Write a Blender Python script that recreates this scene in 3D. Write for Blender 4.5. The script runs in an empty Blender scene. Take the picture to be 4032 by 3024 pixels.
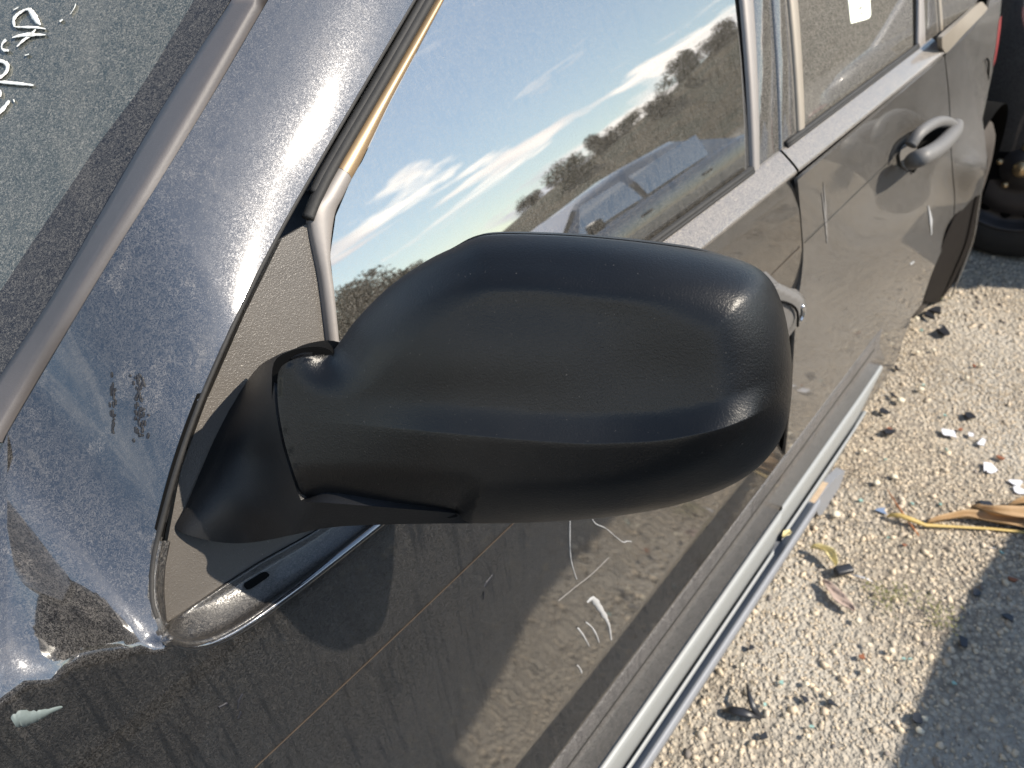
import bpy, bmesh, math, random
import numpy as np
from mathutils import Vector, Matrix
from mathutils.geometry import delaunay_2d_cdt
random.seed(7); rng = np.random.default_rng(7)
sc = bpy.context.scene; COL = sc.collection

# ---------------------------------------------------------------- camera, world, sun, exposure
F_PX = 2950.0                                   # focal length in photo pixels
_vx = np.array([3127., 2452., -F_PX]); _v = (F_PX**2 + _vx[0]*200.)/_vx[1]
_X = _vx/np.linalg.norm(_vx); _d = np.array([200., -_v, -F_PX]); _Z = -_d/np.linalg.norm(_d); _Y = np.cross(_Z, _X)
MW = np.array([_X, _Y, _Z]); CAM = np.array([0., -.37, 1.5])
cam_d = bpy.data.cameras.new('camera'); cam = bpy.data.objects.new('camera', cam_d); COL.objects.link(cam)
m4 = Matrix.Identity(4)
for i in range(3):
    for j in range(3): m4[i][j] = MW[i][j]
    m4[i][3] = CAM[i]
cam.matrix_world = m4
cam_d.sensor_width = 36; cam_d.lens = F_PX/4032*36; cam_d.clip_start = .02; cam_d.clip_end = 3000
cam_d.dof.use_dof = True; cam_d.dof.focus_distance = .52; cam_d.dof.aperture_fstop = 11
sc.camera = cam
SUN = np.array([.33, -.67, .665]); SUN /= np.linalg.norm(SUN)
SUN_EL = math.asin(SUN[2]); SUN_AZ = math.atan2(SUN[0], SUN[1])
world = bpy.data.worlds.new('World'); sc.world = world; world.use_nodes = True
def build_world():
    nt = world.node_tree; N = nt.nodes; L = nt.links; N.clear()
    out = N.new('ShaderNodeOutputWorld'); bg = N.new('ShaderNodeBackground'); sky = N.new('ShaderNodeTexSky')
    sky.sky_type = 'NISHITA'; sky.sun_disc = False; sky.sun_elevation = SUN_EL; sky.sun_rotation = SUN_AZ
    sky.air_density = 1.2; sky.dust_density = .2; sky.ozone_density = 2.6; sky.altitude = 200
    tc = N.new('ShaderNodeTexCoord'); sep = N.new('ShaderNodeSeparateXYZ'); L.new(tc.outputs['Generated'], sep.inputs[0])
    def M(op, a, b=None, c=None):
        n = N.new('ShaderNodeMath'); n.operation = op
        for k, v in enumerate((a, b, c)):
            if v is None: continue
            if hasattr(v, 'default_value') or hasattr(v, 'links'): L.new(v, n.inputs[k])
            else: n.inputs[k].default_value = v
        return n.outputs[0]
    z = sep.outputs[2]
    az = M('ARCTAN2', sep.outputs[1], sep.outputs[0])
    # elevation runs faster than azimuth: long low streaks of cloud, as seen near a horizon
    cmb = N.new('ShaderNodeCombineXYZ'); L.new(M('MULTIPLY', sep.outputs[0], 1.5), cmb.inputs[0]); L.new(M('MULTIPLY', sep.outputs[1], 1.5), cmb.inputs[1])
    L.new(M('MULTIPLY', z, 10.0), cmb.inputs[2])
    n1 = N.new('ShaderNodeTexNoise'); n1.inputs['Scale'].default_value = 1.35; n1.inputs['Detail'].default_value = 9; n1.inputs['Roughness'].default_value = .55; n1.inputs['Distortion'].default_value = .35
    L.new(cmb.outputs[0], n1.inputs['Vector'])
    cr = N.new('ShaderNodeValToRGB'); cr.color_ramp.elements[0].position = CLOUD[0]; cr.color_ramp.elements[1].position = CLOUD[1]
    bz = M('DIVIDE', M('SUBTRACT', z, .20), .055); bnd = M('MULTIPLY', M('EXPONENT', M('MULTIPLY', M('MULTIPLY', bz, bz), -1.0)), .085)
    L.new(M('ADD', n1.outputs[0], bnd), cr.inputs[0])
    # fewer clouds high up
    up = N.new('ShaderNodeMapRange'); up.inputs[1].default_value = .17; up.inputs[2].default_value = .42; up.inputs[3].default_value = 1; up.inputs[4].default_value = .12
    L.new(z, up.inputs[0])
    fac = M('MULTIPLY', M('MULTIPLY', cr.outputs[0], up.outputs[0]), M('GREATER_THAN', z, 0.0))
    sh = N.new('ShaderNodeTexNoise'); sh.inputs['Scale'].default_value = 2.1; sh.inputs['Detail'].default_value = 6; L.new(cmb.outputs[0], sh.inputs['Vector'])
    cc = N.new('ShaderNodeValToRGB'); cc.color_ramp.elements[0].position = .38; cc.color_ramp.elements[1].position = .6
    cc.color_ramp.elements[0].color = (5.5, 5.8, 6.6, 1); cc.color_ramp.elements[1].color = (14.5, 13.3, 11.8, 1)
    L.new(sh.outputs[0], cc.inputs[0])
    mx = N.new('ShaderNodeMix'); mx.data_type = 'RGBA'
    L.new(fac, mx.inputs['Factor']); tn = N.new('ShaderNodeMix'); tn.data_type = 'RGBA'; tn.blend_type = 'MULTIPLY'; tn.inputs['Factor'].default_value = 1; tn.inputs[7].default_value = (1.10, 1.0, .88, 1); L.new(sky.outputs[0], tn.inputs[6]); L.new(tn.outputs[2], mx.inputs[6]); L.new(cc.outputs[0], mx.inputs[7])
    bg.inputs[1].default_value = .15; L.new(mx.outputs[2], bg.inputs[0]); L.new(bg.outputs[0], out.inputs[0])
CLOUD = (.545, .60)
build_world()
sl = bpy.data.lights.new('sun', 'SUN'); so = bpy.data.objects.new('sun', sl); COL.objects.link(so)
sl.energy = 4.35; sl.angle = math.radians(.53); sl.color = (1, .90, .76)
so.rotation_euler = Vector(SUN).to_track_quat('Z', 'Y').to_euler(); so.location = (3, -8, 8)
sc.view_settings.view_transform = 'Standard'; sc.view_settings.look = 'None'; sc.view_settings.gamma = 1
sc.view_settings.exposure = .85; sc.view_settings.use_curve_mapping = False
sc.cycles.use_denoising = True
try: sc.cycles.denoiser = 'OPENIMAGEDENOISE'
except Exception: pass
sc.cycles.max_bounces = 8; sc.cycles.transparent_max_bounces = 8
sc.cycles.caustics_reflective = False; sc.cycles.caustics_refractive = False
sc.cycles.sample_clamp_indirect = 6

# ---------------------------------------------------------------- material helper
class Mt:
    def __init__(s, name):
        s.m = bpy.data.materials.new(name); s.m.use_nodes = True; s.nt = s.m.node_tree; s.N = s.nt.nodes; s.L = s.nt.links
        s.N.clear(); s.out = s.N.new('ShaderNodeOutputMaterial'); s._tc = None
    def new(s, t, **k):
        n = s.N.new('ShaderNode'+t)
        for a, v in k.items(): setattr(n, a, v)
        return n
    def put(s, sock, v):
        if v is None: return
        if isinstance(v, bpy.types.NodeSocket): s.L.new(v, sock)
        elif isinstance(v, (tuple, list)) and len(v) == 3 and sock.type == 'RGBA': sock.default_value = (*v, 1)
        else: sock.default_value = v
    def tc(s, w='Object'):
        if s._tc is None: s._tc = s.new('TexCoord')
        return s._tc.outputs[w]
    def map(s, scale=(1, 1, 1), rot=(0, 0, 0), loc=(0, 0, 0), v=None):
        n = s.new('Mapping'); s.L.new(v or s.tc(), n.inputs[0]); n.inputs['Scale'].default_value = scale; n.inputs['Rotation'].default_value = rot; n.inputs['Location'].default_value = loc
        return n.outputs[0]
    def noise(s, scale, detail=4, rough=.5, v=None, dist=0, col=False):
        n = s.new('TexNoise'); s.L.new(v or s.tc(), n.inputs['Vector']); n.inputs['Scale'].default_value = scale; n.inputs['Detail'].default_value = detail
        n.inputs['Roughness'].default_value = rough; n.inputs['Distortion'].default_value = dist
        return n.outputs[1 if col else 0]
    def vor(s, scale, v=None, feat='F1', out=0, rnd=1):
        n = s.new('TexVoronoi', feature=feat); s.L.new(v or s.tc(), n.inputs['Vector']); n.inputs['Scale'].default_value = scale; n.inputs['Randomness'].default_value = rnd
        return n.outputs[out]
    def ramp(s, f, stops):
        n = s.new('ValToRGB'); s.L.new(f, n.inputs[0]); e = n.color_ramp.elements
        while len(e) > len(stops): e.remove(e[-1])
        while len(e) < len(stops): e.new(.5)
        for q, (p, c) in zip(e, stops):
            q.position = p; q.color = (c, c, c, 1) if not isinstance(c, tuple) else (*c, 1)
        return n.outputs[0]
    def rng(s, f, a, b, c=0, d=1):
        n = s.new('MapRange'); s.put(n.inputs[0], f)
        for i, v in enumerate((a, b, c, d)): n.inputs[i+1].default_value = v
        return n.outputs[0]
    def math(s, op, a, b=None):
        n = s.new('Math', operation=op); s.put(n.inputs[0], a); s.put(n.inputs[1], b) if b is not None else None
        return n.outputs[0]
    def mix(s, f, a, b, bt='MIX'):
        n = s.new('Mix', data_type='RGBA', blend_type=bt); s.put(n.inputs['Factor'], f); s.put(n.inputs[6], a); s.put(n.inputs[7], b)
        return n.outputs[2]
    def bump(s, h, dist=.001, st=1.0, nrm=None):
        n = s.new('Bump'); s.L.new(h, n.inputs['Height']); n.inputs['Distance'].default_value = dist; n.inputs['Strength'].default_value = st
        if nrm is not None: s.L.new(nrm, n.inputs['Normal'])
        return n.outputs[0]
    def bsdf(s, col, rough=.5, metal=0, normal=None, coat=0, coat_rough=.03, ior=1.5, **k):
        b = s.new('BsdfPrincipled'); s.put(b.inputs['Base Color'], col); s.put(b.inputs['Roughness'], rough); s.put(b.inputs['Metallic'], metal)
        s.put(b.inputs['Coat Weight'], coat); s.put(b.inputs['Coat Roughness'], coat_rough); s.put(b.inputs['IOR'], ior)
        if normal is not None: s.L.new(normal, b.inputs['Normal'])
        for a, v in k.items(): s.put(b.inputs[a.replace('_', ' ')], v)
        return b.outputs[0]
    def mixs(s, f, a, b):
        n = s.new('MixShader'); s.put(n.inputs[0], f); s.L.new(a, n.inputs[1]); s.L.new(b, n.inputs[2]); return n.outputs[0]
    def done(s, sh): s.L.new(sh, s.out.inputs[0]); return s.m

def simple(name, col, rough=.5, metal=0, var=.15, scale=20, bump=0, **k):
    m = Mt(name); n = m.noise(scale, 5, .6)
    c = m.mix(n, tuple(x*(1-var) for x in col), tuple(min(1, x*(1+var)) for x in col))
    nr = m.bump(m.noise(scale*6, 4, .6), bump) if bump else None
    return m.done(m.bsdf(c, rough, metal, nr, **k))

def dust_mask(m, amount, streak=.5, fine=1.0):
    """where dried dust lies: worm-like specks, smears, vertical rain streaks; thicker where a face looks up"""
    a = m.noise(620*fine, 3, .6, dist=1.6)
    specks = m.ramp(a, [(.50, 0.0), (.62, 1.0)])
    b = m.noise(260*fine, 2, .5, dist=2.5)
    worm = m.ramp(b, [(.47, 0.0), (.5, .9), (.53, 0.0)])
    sp = m.math('MAXIMUM', m.math('MULTIPLY', specks, .85), m.math('MULTIPLY', worm, .8))
    big = m.noise(9, 5, .6)
    base = m.math('ADD', m.rng(big, .3, .75, .16, .32), m.math('MULTIPLY', sp, 2.1))
    if streak:
        st = m.noise(1, 4, .6, v=m.map((150, 150, 5)), dist=.6)
        base = m.math('MULTIPLY', base, m.ramp(st, [(.36, 1-streak), (.47, 1.0)]))
    g = m.new('NewGeometry'); s3 = m.new('SeparateXYZ'); m.L.new(g.outputs['Normal'], s3.inputs[0])
    upf = m.rng(s3.outputs[2], .0, .95, 1.0, 1.6)
    r = m.math('MULTIPLY', m.math('MULTIPLY', base, upf), amount)
    return m.math('MINIMUM', r, .97), sp

def paint(name, col=(.022, .022, .024), dust=.22, streak=.5, dcol=(.36, .32, .27), wipe=False, ior=1.6, metal=.75, cior=2.1, crough=.035):
    m = Mt(name); d, sp = dust_mask(m, dust, streak)
    if wipe:   # a hand or rag has smeared the dust in long strokes
        w = m.noise(1, 4, .55, v=m.map((34, 34, 2.6), rot=(0, math.radians(-60), 0)), dist=.25)
        g_ = m.new('NewGeometry'); s4 = m.new('SeparateXYZ'); m.L.new(g_.outputs['Position'], s4.inputs[0]); hi_ = m.rng(s4.outputs[2], 1.04, 1.12)
        wf = m.ramp(w, [(.36, .7), (.5, 1.0), (.57, .8), (.64, 2.1), (.72, 1.0)])
        d = m.math('MULTIPLY', d, m.math('ADD', m.math('MULTIPLY', hi_, m.math('SUBTRACT', wf, .72)), .72))
        d = m.math('MINIMUM', d, .95)
    flake = m.noise(2500, 2, .5)
    c = m.mix(flake, col, tuple(x*1.5 for x in col))
    bn = m.bump(m.noise(14, 2, .5), .0006, .6)
    bn = m.bump(sp, .00025, .5, bn)
    pb = m.bsdf(c, .30, metal, bn, coat=1, coat_rough=crough, ior=ior, Coat_IOR=cior)
    db = m.bsdf(dcol, .9, 0)
    return m.done(m.mixs(d, pb, db))

def glassm(name, tint=(.02, .03, .03), dust=.12, ior=1.9, trans=.0, streak=.3, fine=1.0, rough=.01, wav=.0002):
    m = Mt(name); d, sp = dust_mask(m, dust, streak, fine)
    bn = m.bump(m.noise(7, 1, .5), wav, .5)
    dif = m.bsdf(tint, .5, 0, None, Specular_IOR_Level=0)
    if trans:
        tr = m.new('BsdfTransparent'); tr.inputs[0].default_value = (.55, .68, .64, 1); dif = m.mixs(trans, dif, tr.outputs[0])
    gl = m.new('BsdfGlossy'); gl.inputs['Roughness'].default_value = rough; m.L.new(bn, gl.inputs['Normal'])
    fr = m.new('Fresnel'); fr.inputs[0].default_value = ior; m.L.new(bn, fr.inputs[1])
    g = m.mixs(fr.outputs[0], dif, gl.outputs[0])
    return m.done(m.mixs(d, g, m.bsdf((.40, .37, .32), .9)))

def grained(name, col=(.0032, .0034, .004), rough=.33, depth=.00016, scale=1000, dust=.0):
    m = Mt(name)
    v = m.vor(scale, m.map((1, 1, 1), v=None), 'SMOOTH_F1'); n = m.noise(scale*.7, 3, .6, dist=.8)
    h = m.math('ADD', m.math('MULTIPLY', v, .6), n)
    bn = m.bump(h, depth, .9)
    big = m.noise(12, 4, .6)
    r = m.rng(big, .3, .7, rough-.03, rough+.05)
    b = m.bsdf(col, r, 0, bn, ior=1.42)
    if dust:
        lint = m.ramp(m.noise(420, 2, .5, dist=3), [(.74, 0.0), (.78, 1.0)])
        sp = m.ramp(m.vor(130, None), [(.03, .6), (.05, 0.0)])
        f = m.math('MULTIPLY', m.math('ADD', m.math('MAXIMUM', lint, sp), m.rng(m.noise(6, 4), .4, .8, 0, .12)), dust)
        b = m.mixs(f, b, m.bsdf((.45, .42, .38), .9))
    return m.done(b)

M = {}
M['paint'] = paint('dusty_charcoal_paint', (.012, .012, .0125), dust=.07, streak=.8, cior=1.75)
M['clean'] = paint('clean_rim_paint', (.02, .021, .024), dust=.02, streak=0, cior=2.6)
M['pocket_dark'] = paint('dull_pocket_paint', (.008, .008, .009), dust=.05, streak=0, cior=1.25, metal=.0)  # body paint darkened to stand for the mirror underside reflected in the pocket
M['paint_w'] = paint('wiped_charcoal_paint', (.014, .0145, .016), dust=.055, streak=.65, wipe=True, dcol=(.38, .35, .32), cior=2.2, crough=.05)
M['paint_d'] = paint('very_dusty_paint', col=(.03, .029, .028), dust=.44, streak=.15, dcol=(.155, .145, .132), cior=1.6)
M['sillp'] = paint('dusty_sill_paint', (.03, .03, .033), dust=.30, streak=.4, dcol=(.24, .23, .225), cior=1.5)
M['belt'] = paint('belt_paint', col=(.04, .04, .045), dust=.42, streak=.0, dcol=(.29, .26, .225), cior=1.6)
M['glass'] = glassm('side_glass', (.012, .012, .012), .085, ior=4.8, streak=.5)
M['glass_r'] = glassm('dusty_rear_glass', (.02, .02, .02), .22, ior=1.8, streak=.2)
M['ws'] = glassm('windscreen_glass', (.02, .038, .04), .16, ior=1.9, trans=.35, streak=.35)
M['frit'] = glassm('windscreen_black_border', (.003, .004, .008), .09, ior=1.6, streak=.35)
M['gloss'] = glassm('gloss_pillar_trim', (.02, .02, .022), .16, ior=2.2)
M['black'] = grained('black_mirror_plastic', dust=.22)
M['foot'] = grained('black_foot_plastic', (.007, .0073, .0085), .42, .00016, 1000, .25)
M['sail'] = grained('grained_sail_plastic', (.088, .080, .072), .30, .0004, 1000, .9)
M['rubber'] = simple('window_rubber', (.018, .017, .016), .7, 0, .6, 60, .0003)
M['void'] = simple('dark_recess', (.004, .004, .004), 1.0, Specular_IOR_Level=.1)
M['strip'] = simple('windscreen_side_strip', (.085, .078, .078), .55, 0, .12, 120, .0002)
M['frame'] = simple('satin_window_frame', (.34, .24, .14), .4, .5, .12, 30, .0001)
M['frame3'] = simple('tan_window_frame', (.27, .235, .19), .5, .15, .12, 30, .0001)
M['frame2'] = simple('grey_window_frame', (.24, .22, .205), .5, .15, .12, 30, .0001)
M['chrome'] = simple('bright_edge', (.55, .57, .6), .16, .9, .1, 30)
M['trim'] = simple('pale_sill_trim', (.27, .285, .29), .45, 0, .06, 14, .0001)
M['trim2'] = simple('grey_sill_trim', (.22, .235, .265), .5, 0, .08, 14, .0001)
M['dirt'] = simple('dried_dirt', (.36, .28, .2), .95, 0, .4, 90, .001)
M['crease'] = simple('crease_brown', (.045, .032, .022), .95, 0, .4, 90)  # dark brown of the thin line drawn along the crease
M['tyre'] = simple('tyre_rubber', (.022, .02, .018), .75, 0, .3, 40, .0008)
M['dark_sheet'] = simple('brown_black_tyre_side', (.012, .010, .009), .85, 0, .3, 12, .0006, Specular_IOR_Level=.12)
M['tyre_d'] = simple('dusty_tyre_rubber', (.05, .042, .036), .85, 0, .3, 40, .0008)
M['steel'] = simple('black_steel_wheel', (.05, .045, .045), .5, .5, .3, 20, .0004)
M['hub'] = simple('rusty_gold_hub', (.5, .36, .2), .35, .8, .3, 60, .0004)
M['handle'] = simple('dusty_grey_handle', (.13, .125, .12), .55, 0, .12, 30, .0001)
M['red'] = simple('tail_lamp_red', (.34, .06, .06), .3, 0, .1)
M['white'] = simple('marker_white', (.75, .74, .68), .7, 0, .12, 150)
M['scuff'] = simple('pale_scuff', (.34, .345, .35), .8, 0, .3, 300)
M['run'] = simple('dried_run', (.20, .19, .18), .85, 0, .2, 200)
M['stain'] = simple('black_rub_mark', (.012, .013, .018), .6, 0, .3, 300)
M['grn_patch'] = simple('green_grey_patch', (.13, .16, .16), .6, 0, .2, 200)
M['label'] = simple('sticker_paper', (.86, .88, .74), .6, 0, .03)
M['ink'] = simple('sticker_ink', (.05, .06, .05), .7)
M['cloth'] = simple('charcoal_cloth', (.03, .03, .034), .95, 0, .3, 60, .0008)
M['seatc'] = simple('grey_seat_cloth', (.08, .08, .085), .95, 0, .3, 60)

# ---------------------------------------------------------------- geometry helpers
def ray(p):
    p = np.atleast_2d(np.asarray(p, float)); c = np.stack([p[:, 0]-2016, 1512-p[:, 1], np.full(len(p), -F_PX)], 1)
    return c @ MW.T
def at(p, **k):
    p = np.atleast_2d(np.asarray(p, float)); d = ray(p); (a, v), = k.items(); i = 'xyz'.index(a)
    t = (np.asarray(v, float)-CAM[i])/d[:, i]; return CAM + d*t[:, None]
def at1(px, py, **k): return at([(px, py)], **k)[0]
def atr(p, r):
    d = ray(p); d /= np.linalg.norm(d, axis=1)[:, None]; return CAM + d*np.atleast_1d(r)[:, None]
def hit(p, F, lo=.05, hi=6):
    """where the rays through photo points meet the surface y = F(x, z)"""
    d = ray(p); lo = np.full(len(d), lo)/d[:, 1]*.3; hi = np.full(len(d), hi)/np.linalg.norm(d, axis=1)
    for _ in range(46):
        mid = (lo+hi)/2; q = CAM + d*mid[:, None]; s = q[:, 1]-F(q[:, 0], q[:, 2]) > 0
        hi = np.where(s, mid, hi); lo = np.where(s, lo, mid)
    return CAM + d*((lo+hi)/2)[:, None]
def cr(pts, n=12, closed=False):
    P = np.asarray(pts, float); k = len(P); out = []
    for i in range(k if closed else k-1):
        g = (lambda j: P[j % k]) if closed else (lambda j: P[min(max(j, 0), k-1)])
        a, b, c, d = g(i-1), g(i), g(i+1), g(i+2)
        for t in np.linspace(0, 1, n, endpoint=False):
            out.append(.5*((2*b)+(-a+c)*t+(2*a-5*b+4*c-d)*t*t+(-a+3*b-3*c+d)*t**3))
    if not closed: out.append(P[-1])
    return np.array(out)
def resample(P, n):
    P = np.asarray(P, float); s = np.r_[0, np.cumsum(np.linalg.norm(np.diff(P, axis=0), axis=1))]; t = np.linspace(0, s[-1], n)
    return np.stack([np.interp(t, s, P[:, i]) for i in range(P.shape[1])], 1)
def sst(x, a, b):
    t = np.clip((x-a)/(b-a), 0, 1); return t*t*(3-2*t)
def inside(pts, poly):
    x, y = pts[:, 0], pts[:, 1]; r = np.zeros(len(pts), bool); n = len(poly)
    for i in range(n):
        x1, y1 = poly[i]; x2, y2 = poly[(i+1) % n]
        if y1 == y2: continue
        c = ((y1 > y) != (y2 > y)) & (x < (x2-x1)*(y-y1)/(y2-y1)+x1); r ^= c
    return r
def pdist(pts, poly, closed=True):
    P = np.asarray(pts, float); best = np.full(len(P), 1e9); n = len(poly)
    for i in range(n if closed else n-1):
        a = poly[i]; b = poly[(i+1) % n]; ab = b-a; L2 = max((ab**2).sum(), 1e-12)
        t = np.clip(((P-a)@ab)/L2, 0, 1); d = np.hypot(*(P-a-t[:, None]*ab).T); best = np.minimum(best, d)
    return best
def link(name, me, mat=None, parent=None):
    o = bpy.data.objects.new(name, me); COL.objects.link(o)
    if mat is not None: me.materials.append(mat)
    if parent is not None:
        o.parent = parent; o.matrix_parent_inverse = parent.matrix_world.inverted()
    return o
def mesh(name, V, Fc, mat=None, parent=None, smooth=True, normals=None):
    me = bpy.data.meshes.new(name); me.from_pydata([tuple(map(float, v)) for v in V], [], [tuple(int(i) for i in f) for f in Fc])
    if smooth:
        me.polygons.foreach_set('use_smooth', [True]*len(me.polygons))
    me.update()
    if normals is not None: me.normals_split_custom_set_from_vertices([tuple(map(float, n)) for n in normals])
    return link(name, me, mat, parent)
def empty(name, loc, label=None, cat=None, group=None, rz=0, kind=None):
    o = bpy.data.objects.new(name, None); o.location = loc; o.rotation_euler.z = rz; COL.objects.link(o); o.empty_display_size = .1
    o.matrix_world = Matrix.Translation(loc) @ Matrix.Rotation(rz, 4, 'Z')
    return tag(o, label, cat, group, kind)
def tag(o, label=None, cat=None, group=None, kind=None):
    for k, v in (('label', label), ('category', cat), ('group', group), ('kind', kind)):
        if v: o[k] = v
    return o
def panel(name, poly, mp, sp, mat, parent, thick=.004, eps=None, extra=None, face=None, back=None):
    """sheet cut to a 2D outline, laid on a surface mp(points)->xyz, with its edges turned back by `thick`"""
    poly = np.asarray(poly, float); eps = eps or sp*.05
    a, b = poly.min(0), poly.max(0); gx, gy = np.meshgrid(np.arange(a[0]+sp/2, b[0], sp), np.arange(a[1]+sp/2, b[1], sp))
    g = np.stack([gx.ravel(), gy.ravel()], 1); g = g[inside(g, poly)]
    n = len(poly); g = g[pdist(g, poly) > sp*.35] if len(g) else g
    pts = [Vector(p) for p in poly] + [Vector(p) for p in g]
    if extra is not None: pts += [Vector(p) for p in extra]
    r = delaunay_2d_cdt(pts, [], [list(range(n))], 1, 1e-7)
    P2 = np.array([(v.x, v.y) for v in r[0]]); T = [list(f) for f in r[2]]
    P = mp(P2); e1 = np.array([eps, 0]); e2 = np.array([0, eps])
    nr = np.cross(mp(P2+e1)-mp(P2-e1), mp(P2+e2)-mp(P2-e2)); nr /= np.linalg.norm(nr, axis=1)[:, None]+1e-20
    tow = (np.asarray(face)[None] if face is not None else CAM-P); flip = np.sign((nr*tow).sum(1).mean()); nr *= flip
    # orient faces
    out = []
    f0 = T[len(T)//2]; c = np.cross(P[f0[1]]-P[f0[0]], P[f0[2]]-P[f0[0]])
    if (c*nr[f0[0]]).sum() < 0: T = [f[::-1] for f in T]
    # boundary edges
    cnt = {}
    for f in T:
        for i in range(len(f)): cnt[(f[i], f[(i+1) % len(f)])] = 1
    bd = [(i, j) for (i, j) in cnt if (j, i) not in cnt]
    V = list(P); NN = list(nr); idx = {}
    def dup(i, k):
        if (i, k) not in idx:
            idx[(i, k)] = len(V); V.append(P[i]-(nr[i] if back is None else np.asarray(back))*thick*k); NN.append(None)
        return idx[(i, k)]
    acc = {}
    for (i, j) in bd:
        a0, a1, b0, b1 = dup(i, 0), dup(j, 0), dup(i, 1), dup(j, 1)
        T.append([a1, a0, b0, b1]); sn = np.cross(P[j]-P[i], nr[i] if back is None else -np.asarray(back)*-1.0); sn = sn/(np.linalg.norm(sn)+1e-12)
        for q in (a0, a1, b0, b1): acc[q] = acc.get(q, 0)+sn
    for q, s in acc.items():
        NN[q] = s/(np.linalg.norm(s)+1e-12)
    NN = [x if x is not None else np.array([0, 0, 1.]) for x in NN]
    return mesh(name, V, T, mat, parent, True, NN)
def loft(name, rows, mat, parent, closed=False, caps=False, smooth=True):
    R = np.asarray(rows, float); a, b = R.shape[:2]; V = R.reshape(-1, 3); Fc = []
    for i in range(a-1):
        for j in range(b if closed else b-1):
            j2 = (j+1) % b; Fc.append((i*b+j, i*b+j2, (i+1)*b+j2, (i+1)*b+j))
    if caps: Fc += [tuple(range(b))[::-1], tuple((a-1)*b+j for j in range(b))]
    o = mesh(name, V, Fc, mat, parent, smooth); fixn(o.data); return o
def fixn(me):
    bm = bmesh.new(); bm.from_mesh(me); bmesh.ops.recalc_face_normals(bm, faces=bm.faces); bm.to_mesh(me); bm.free()
def tube(name, pts, rad, mat, parent=None, seg=10, flat=1.0, up=(0, 0, 1), caps=True):
    P = np.asarray(pts, float); k = len(P); rad = np.broadcast_to(np.asarray(rad, float), (k,)); T = np.gradient(P, axis=0); T /= np.linalg.norm(T, axis=1)[:, None]
    up = np.asarray(up, float); rows = []
    for i in range(k):
        s = np.cross(T[i], up); s /= np.linalg.norm(s)+1e-9; u = np.cross(s, T[i])
        rows.append([P[i]+rad[i]*(math.cos(t)*s+math.sin(t)*u*flat) for t in np.linspace(0, 2*math.pi, seg, endpoint=False)])
    return loft(name, rows, mat, parent, True, caps)
def bm_obj(name, bm, mat, parent=None, smooth=False):
    me = bpy.data.meshes.new(name); bm.to_mesh(me); bm.free()
    if smooth: me.polygons.foreach_set('use_smooth', [True]*len(me.polygons))
    return link(name, me, mat, parent)
def box(name, c, s, mat, parent=None, bev=.0, seg=2, R=None):
    bm = bmesh.new(); bmesh.ops.create_cube(bm, size=1); bmesh.ops.scale(bm, vec=s, verts=bm.verts)
    if bev: bmesh.ops.bevel(bm, geom=bm.edges[:], offset=bev, segments=seg, affect='EDGES', profile=.5)
    if R is not None: bmesh.ops.transform(bm, matrix=R, verts=bm.verts)
    bmesh.ops.translate(bm, vec=c, verts=bm.verts); return bm_obj(name, bm, mat, parent, bev > 0)
def revolve(name, prof, c, axis, mat, parent=None, seg=40):
    """profile (radius, along-axis) turned about an axis through c"""
    ax = Vector(axis).normalized(); q = ax.to_track_quat('Z', 'Y').to_matrix(); rows = []
    for t in np.linspace(0, 2*math.pi, seg, endpoint=False):
        rows.append([np.array(q @ Vector((r*math.cos(t), r*math.sin(t), h)))+np.array(c) for r, h in prof])
    rows.append(rows[0]); R = np.array(rows[:-1]); a, b = R.shape[:2]; Fc = []
    for i in range(a):
        i2 = (i+1) % a
        for j in range(b-1): Fc.append((i*b+j, i*b+j+1, i2*b+j+1, i2*b+j))
    o = mesh(name, R.reshape(-1, 3), Fc, mat, parent); fixn(o.data); return o


# ---------------------------------------------------------------- the setting: gravel yard, hill, trees
def ground_mat():
    m = Mt('gravel_ground'); p = m.tc()
    v = m.vor(75, p); v2 = m.vor(170, p); big = m.noise(1.3, 5, .6); n = m.noise(40, 5, .65)
    vc = m.vor(75, p, out=1); sp = m.new('SeparateXYZ'); m.L.new(vc, sp.inputs[0])
    c = m.mix(m.rng(sp.outputs[0], 0, 1, 0, 1), (.30, .27, .22), (.56, .48, .37))
    c = m.mix(m.rng(v, .35, .75), c, (.21, .18, .145)); c = m.mix(m.rng(big, .45, .7), c, (.40, .37, .32)); c = m.mix(m.rng(n, .55, .8), c, (.22, .19, .15))
    h = m.math('ADD', m.math('MULTIPLY', m.rng(v, 0, .7, 1, 0), 1.0), m.math('MULTIPLY', m.rng(v2, 0, .7, 1, 0), .45))
    bn = m.bump(h, .007, 1.0)
    return m.done(m.bsdf(c, .95, 0, bn))
M['ground'] = ground_mat()
def stone_mat():
    m = Mt('gravel_stone'); g = m.new('NewGeometry'); r = g.outputs['Random Per Island']
    c = m.ramp(r, [(0.0, (.70, .58, .43)), (.3, (.66, .55, .41)), (.5, (.56, .47, .36)), (.66, (.62, .55, .45)), (.78, (.38, .32, .25)), (.88, (.68, .58, .43)), (.94, (.25, .22, .2)), (1.0, (.14, .13, .13))])
    n = m.noise(300, 4, .6); c = m.mix(m.rng(n, .3, .7, 0, .35), c, (.3, .26, .2))
    return m.done(m.bsdf(c, .9, 0, m.bump(m.noise(500, 3, .6), .0008, .6)))
M['stone'] = stone_mat()
def terrain(x, y):
    r = np.hypot(x-1, y); a = np.degrees(np.arctan2(-y, x))
    hill = (4.3+4.2*sst(-a, -60, -18)*1+.5*np.sin(a*.11)+.35*np.sin(a*.31+1))*sst(r, 24, 56)+3*sst(r, 70, 200)
    return hill*sst(-y+r*.35, 8, 40)
gx = np.r_[-260, -180, -120, -80, np.arange(-60, 60, 3.), 60, 80, 120, 180, 260]
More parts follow.
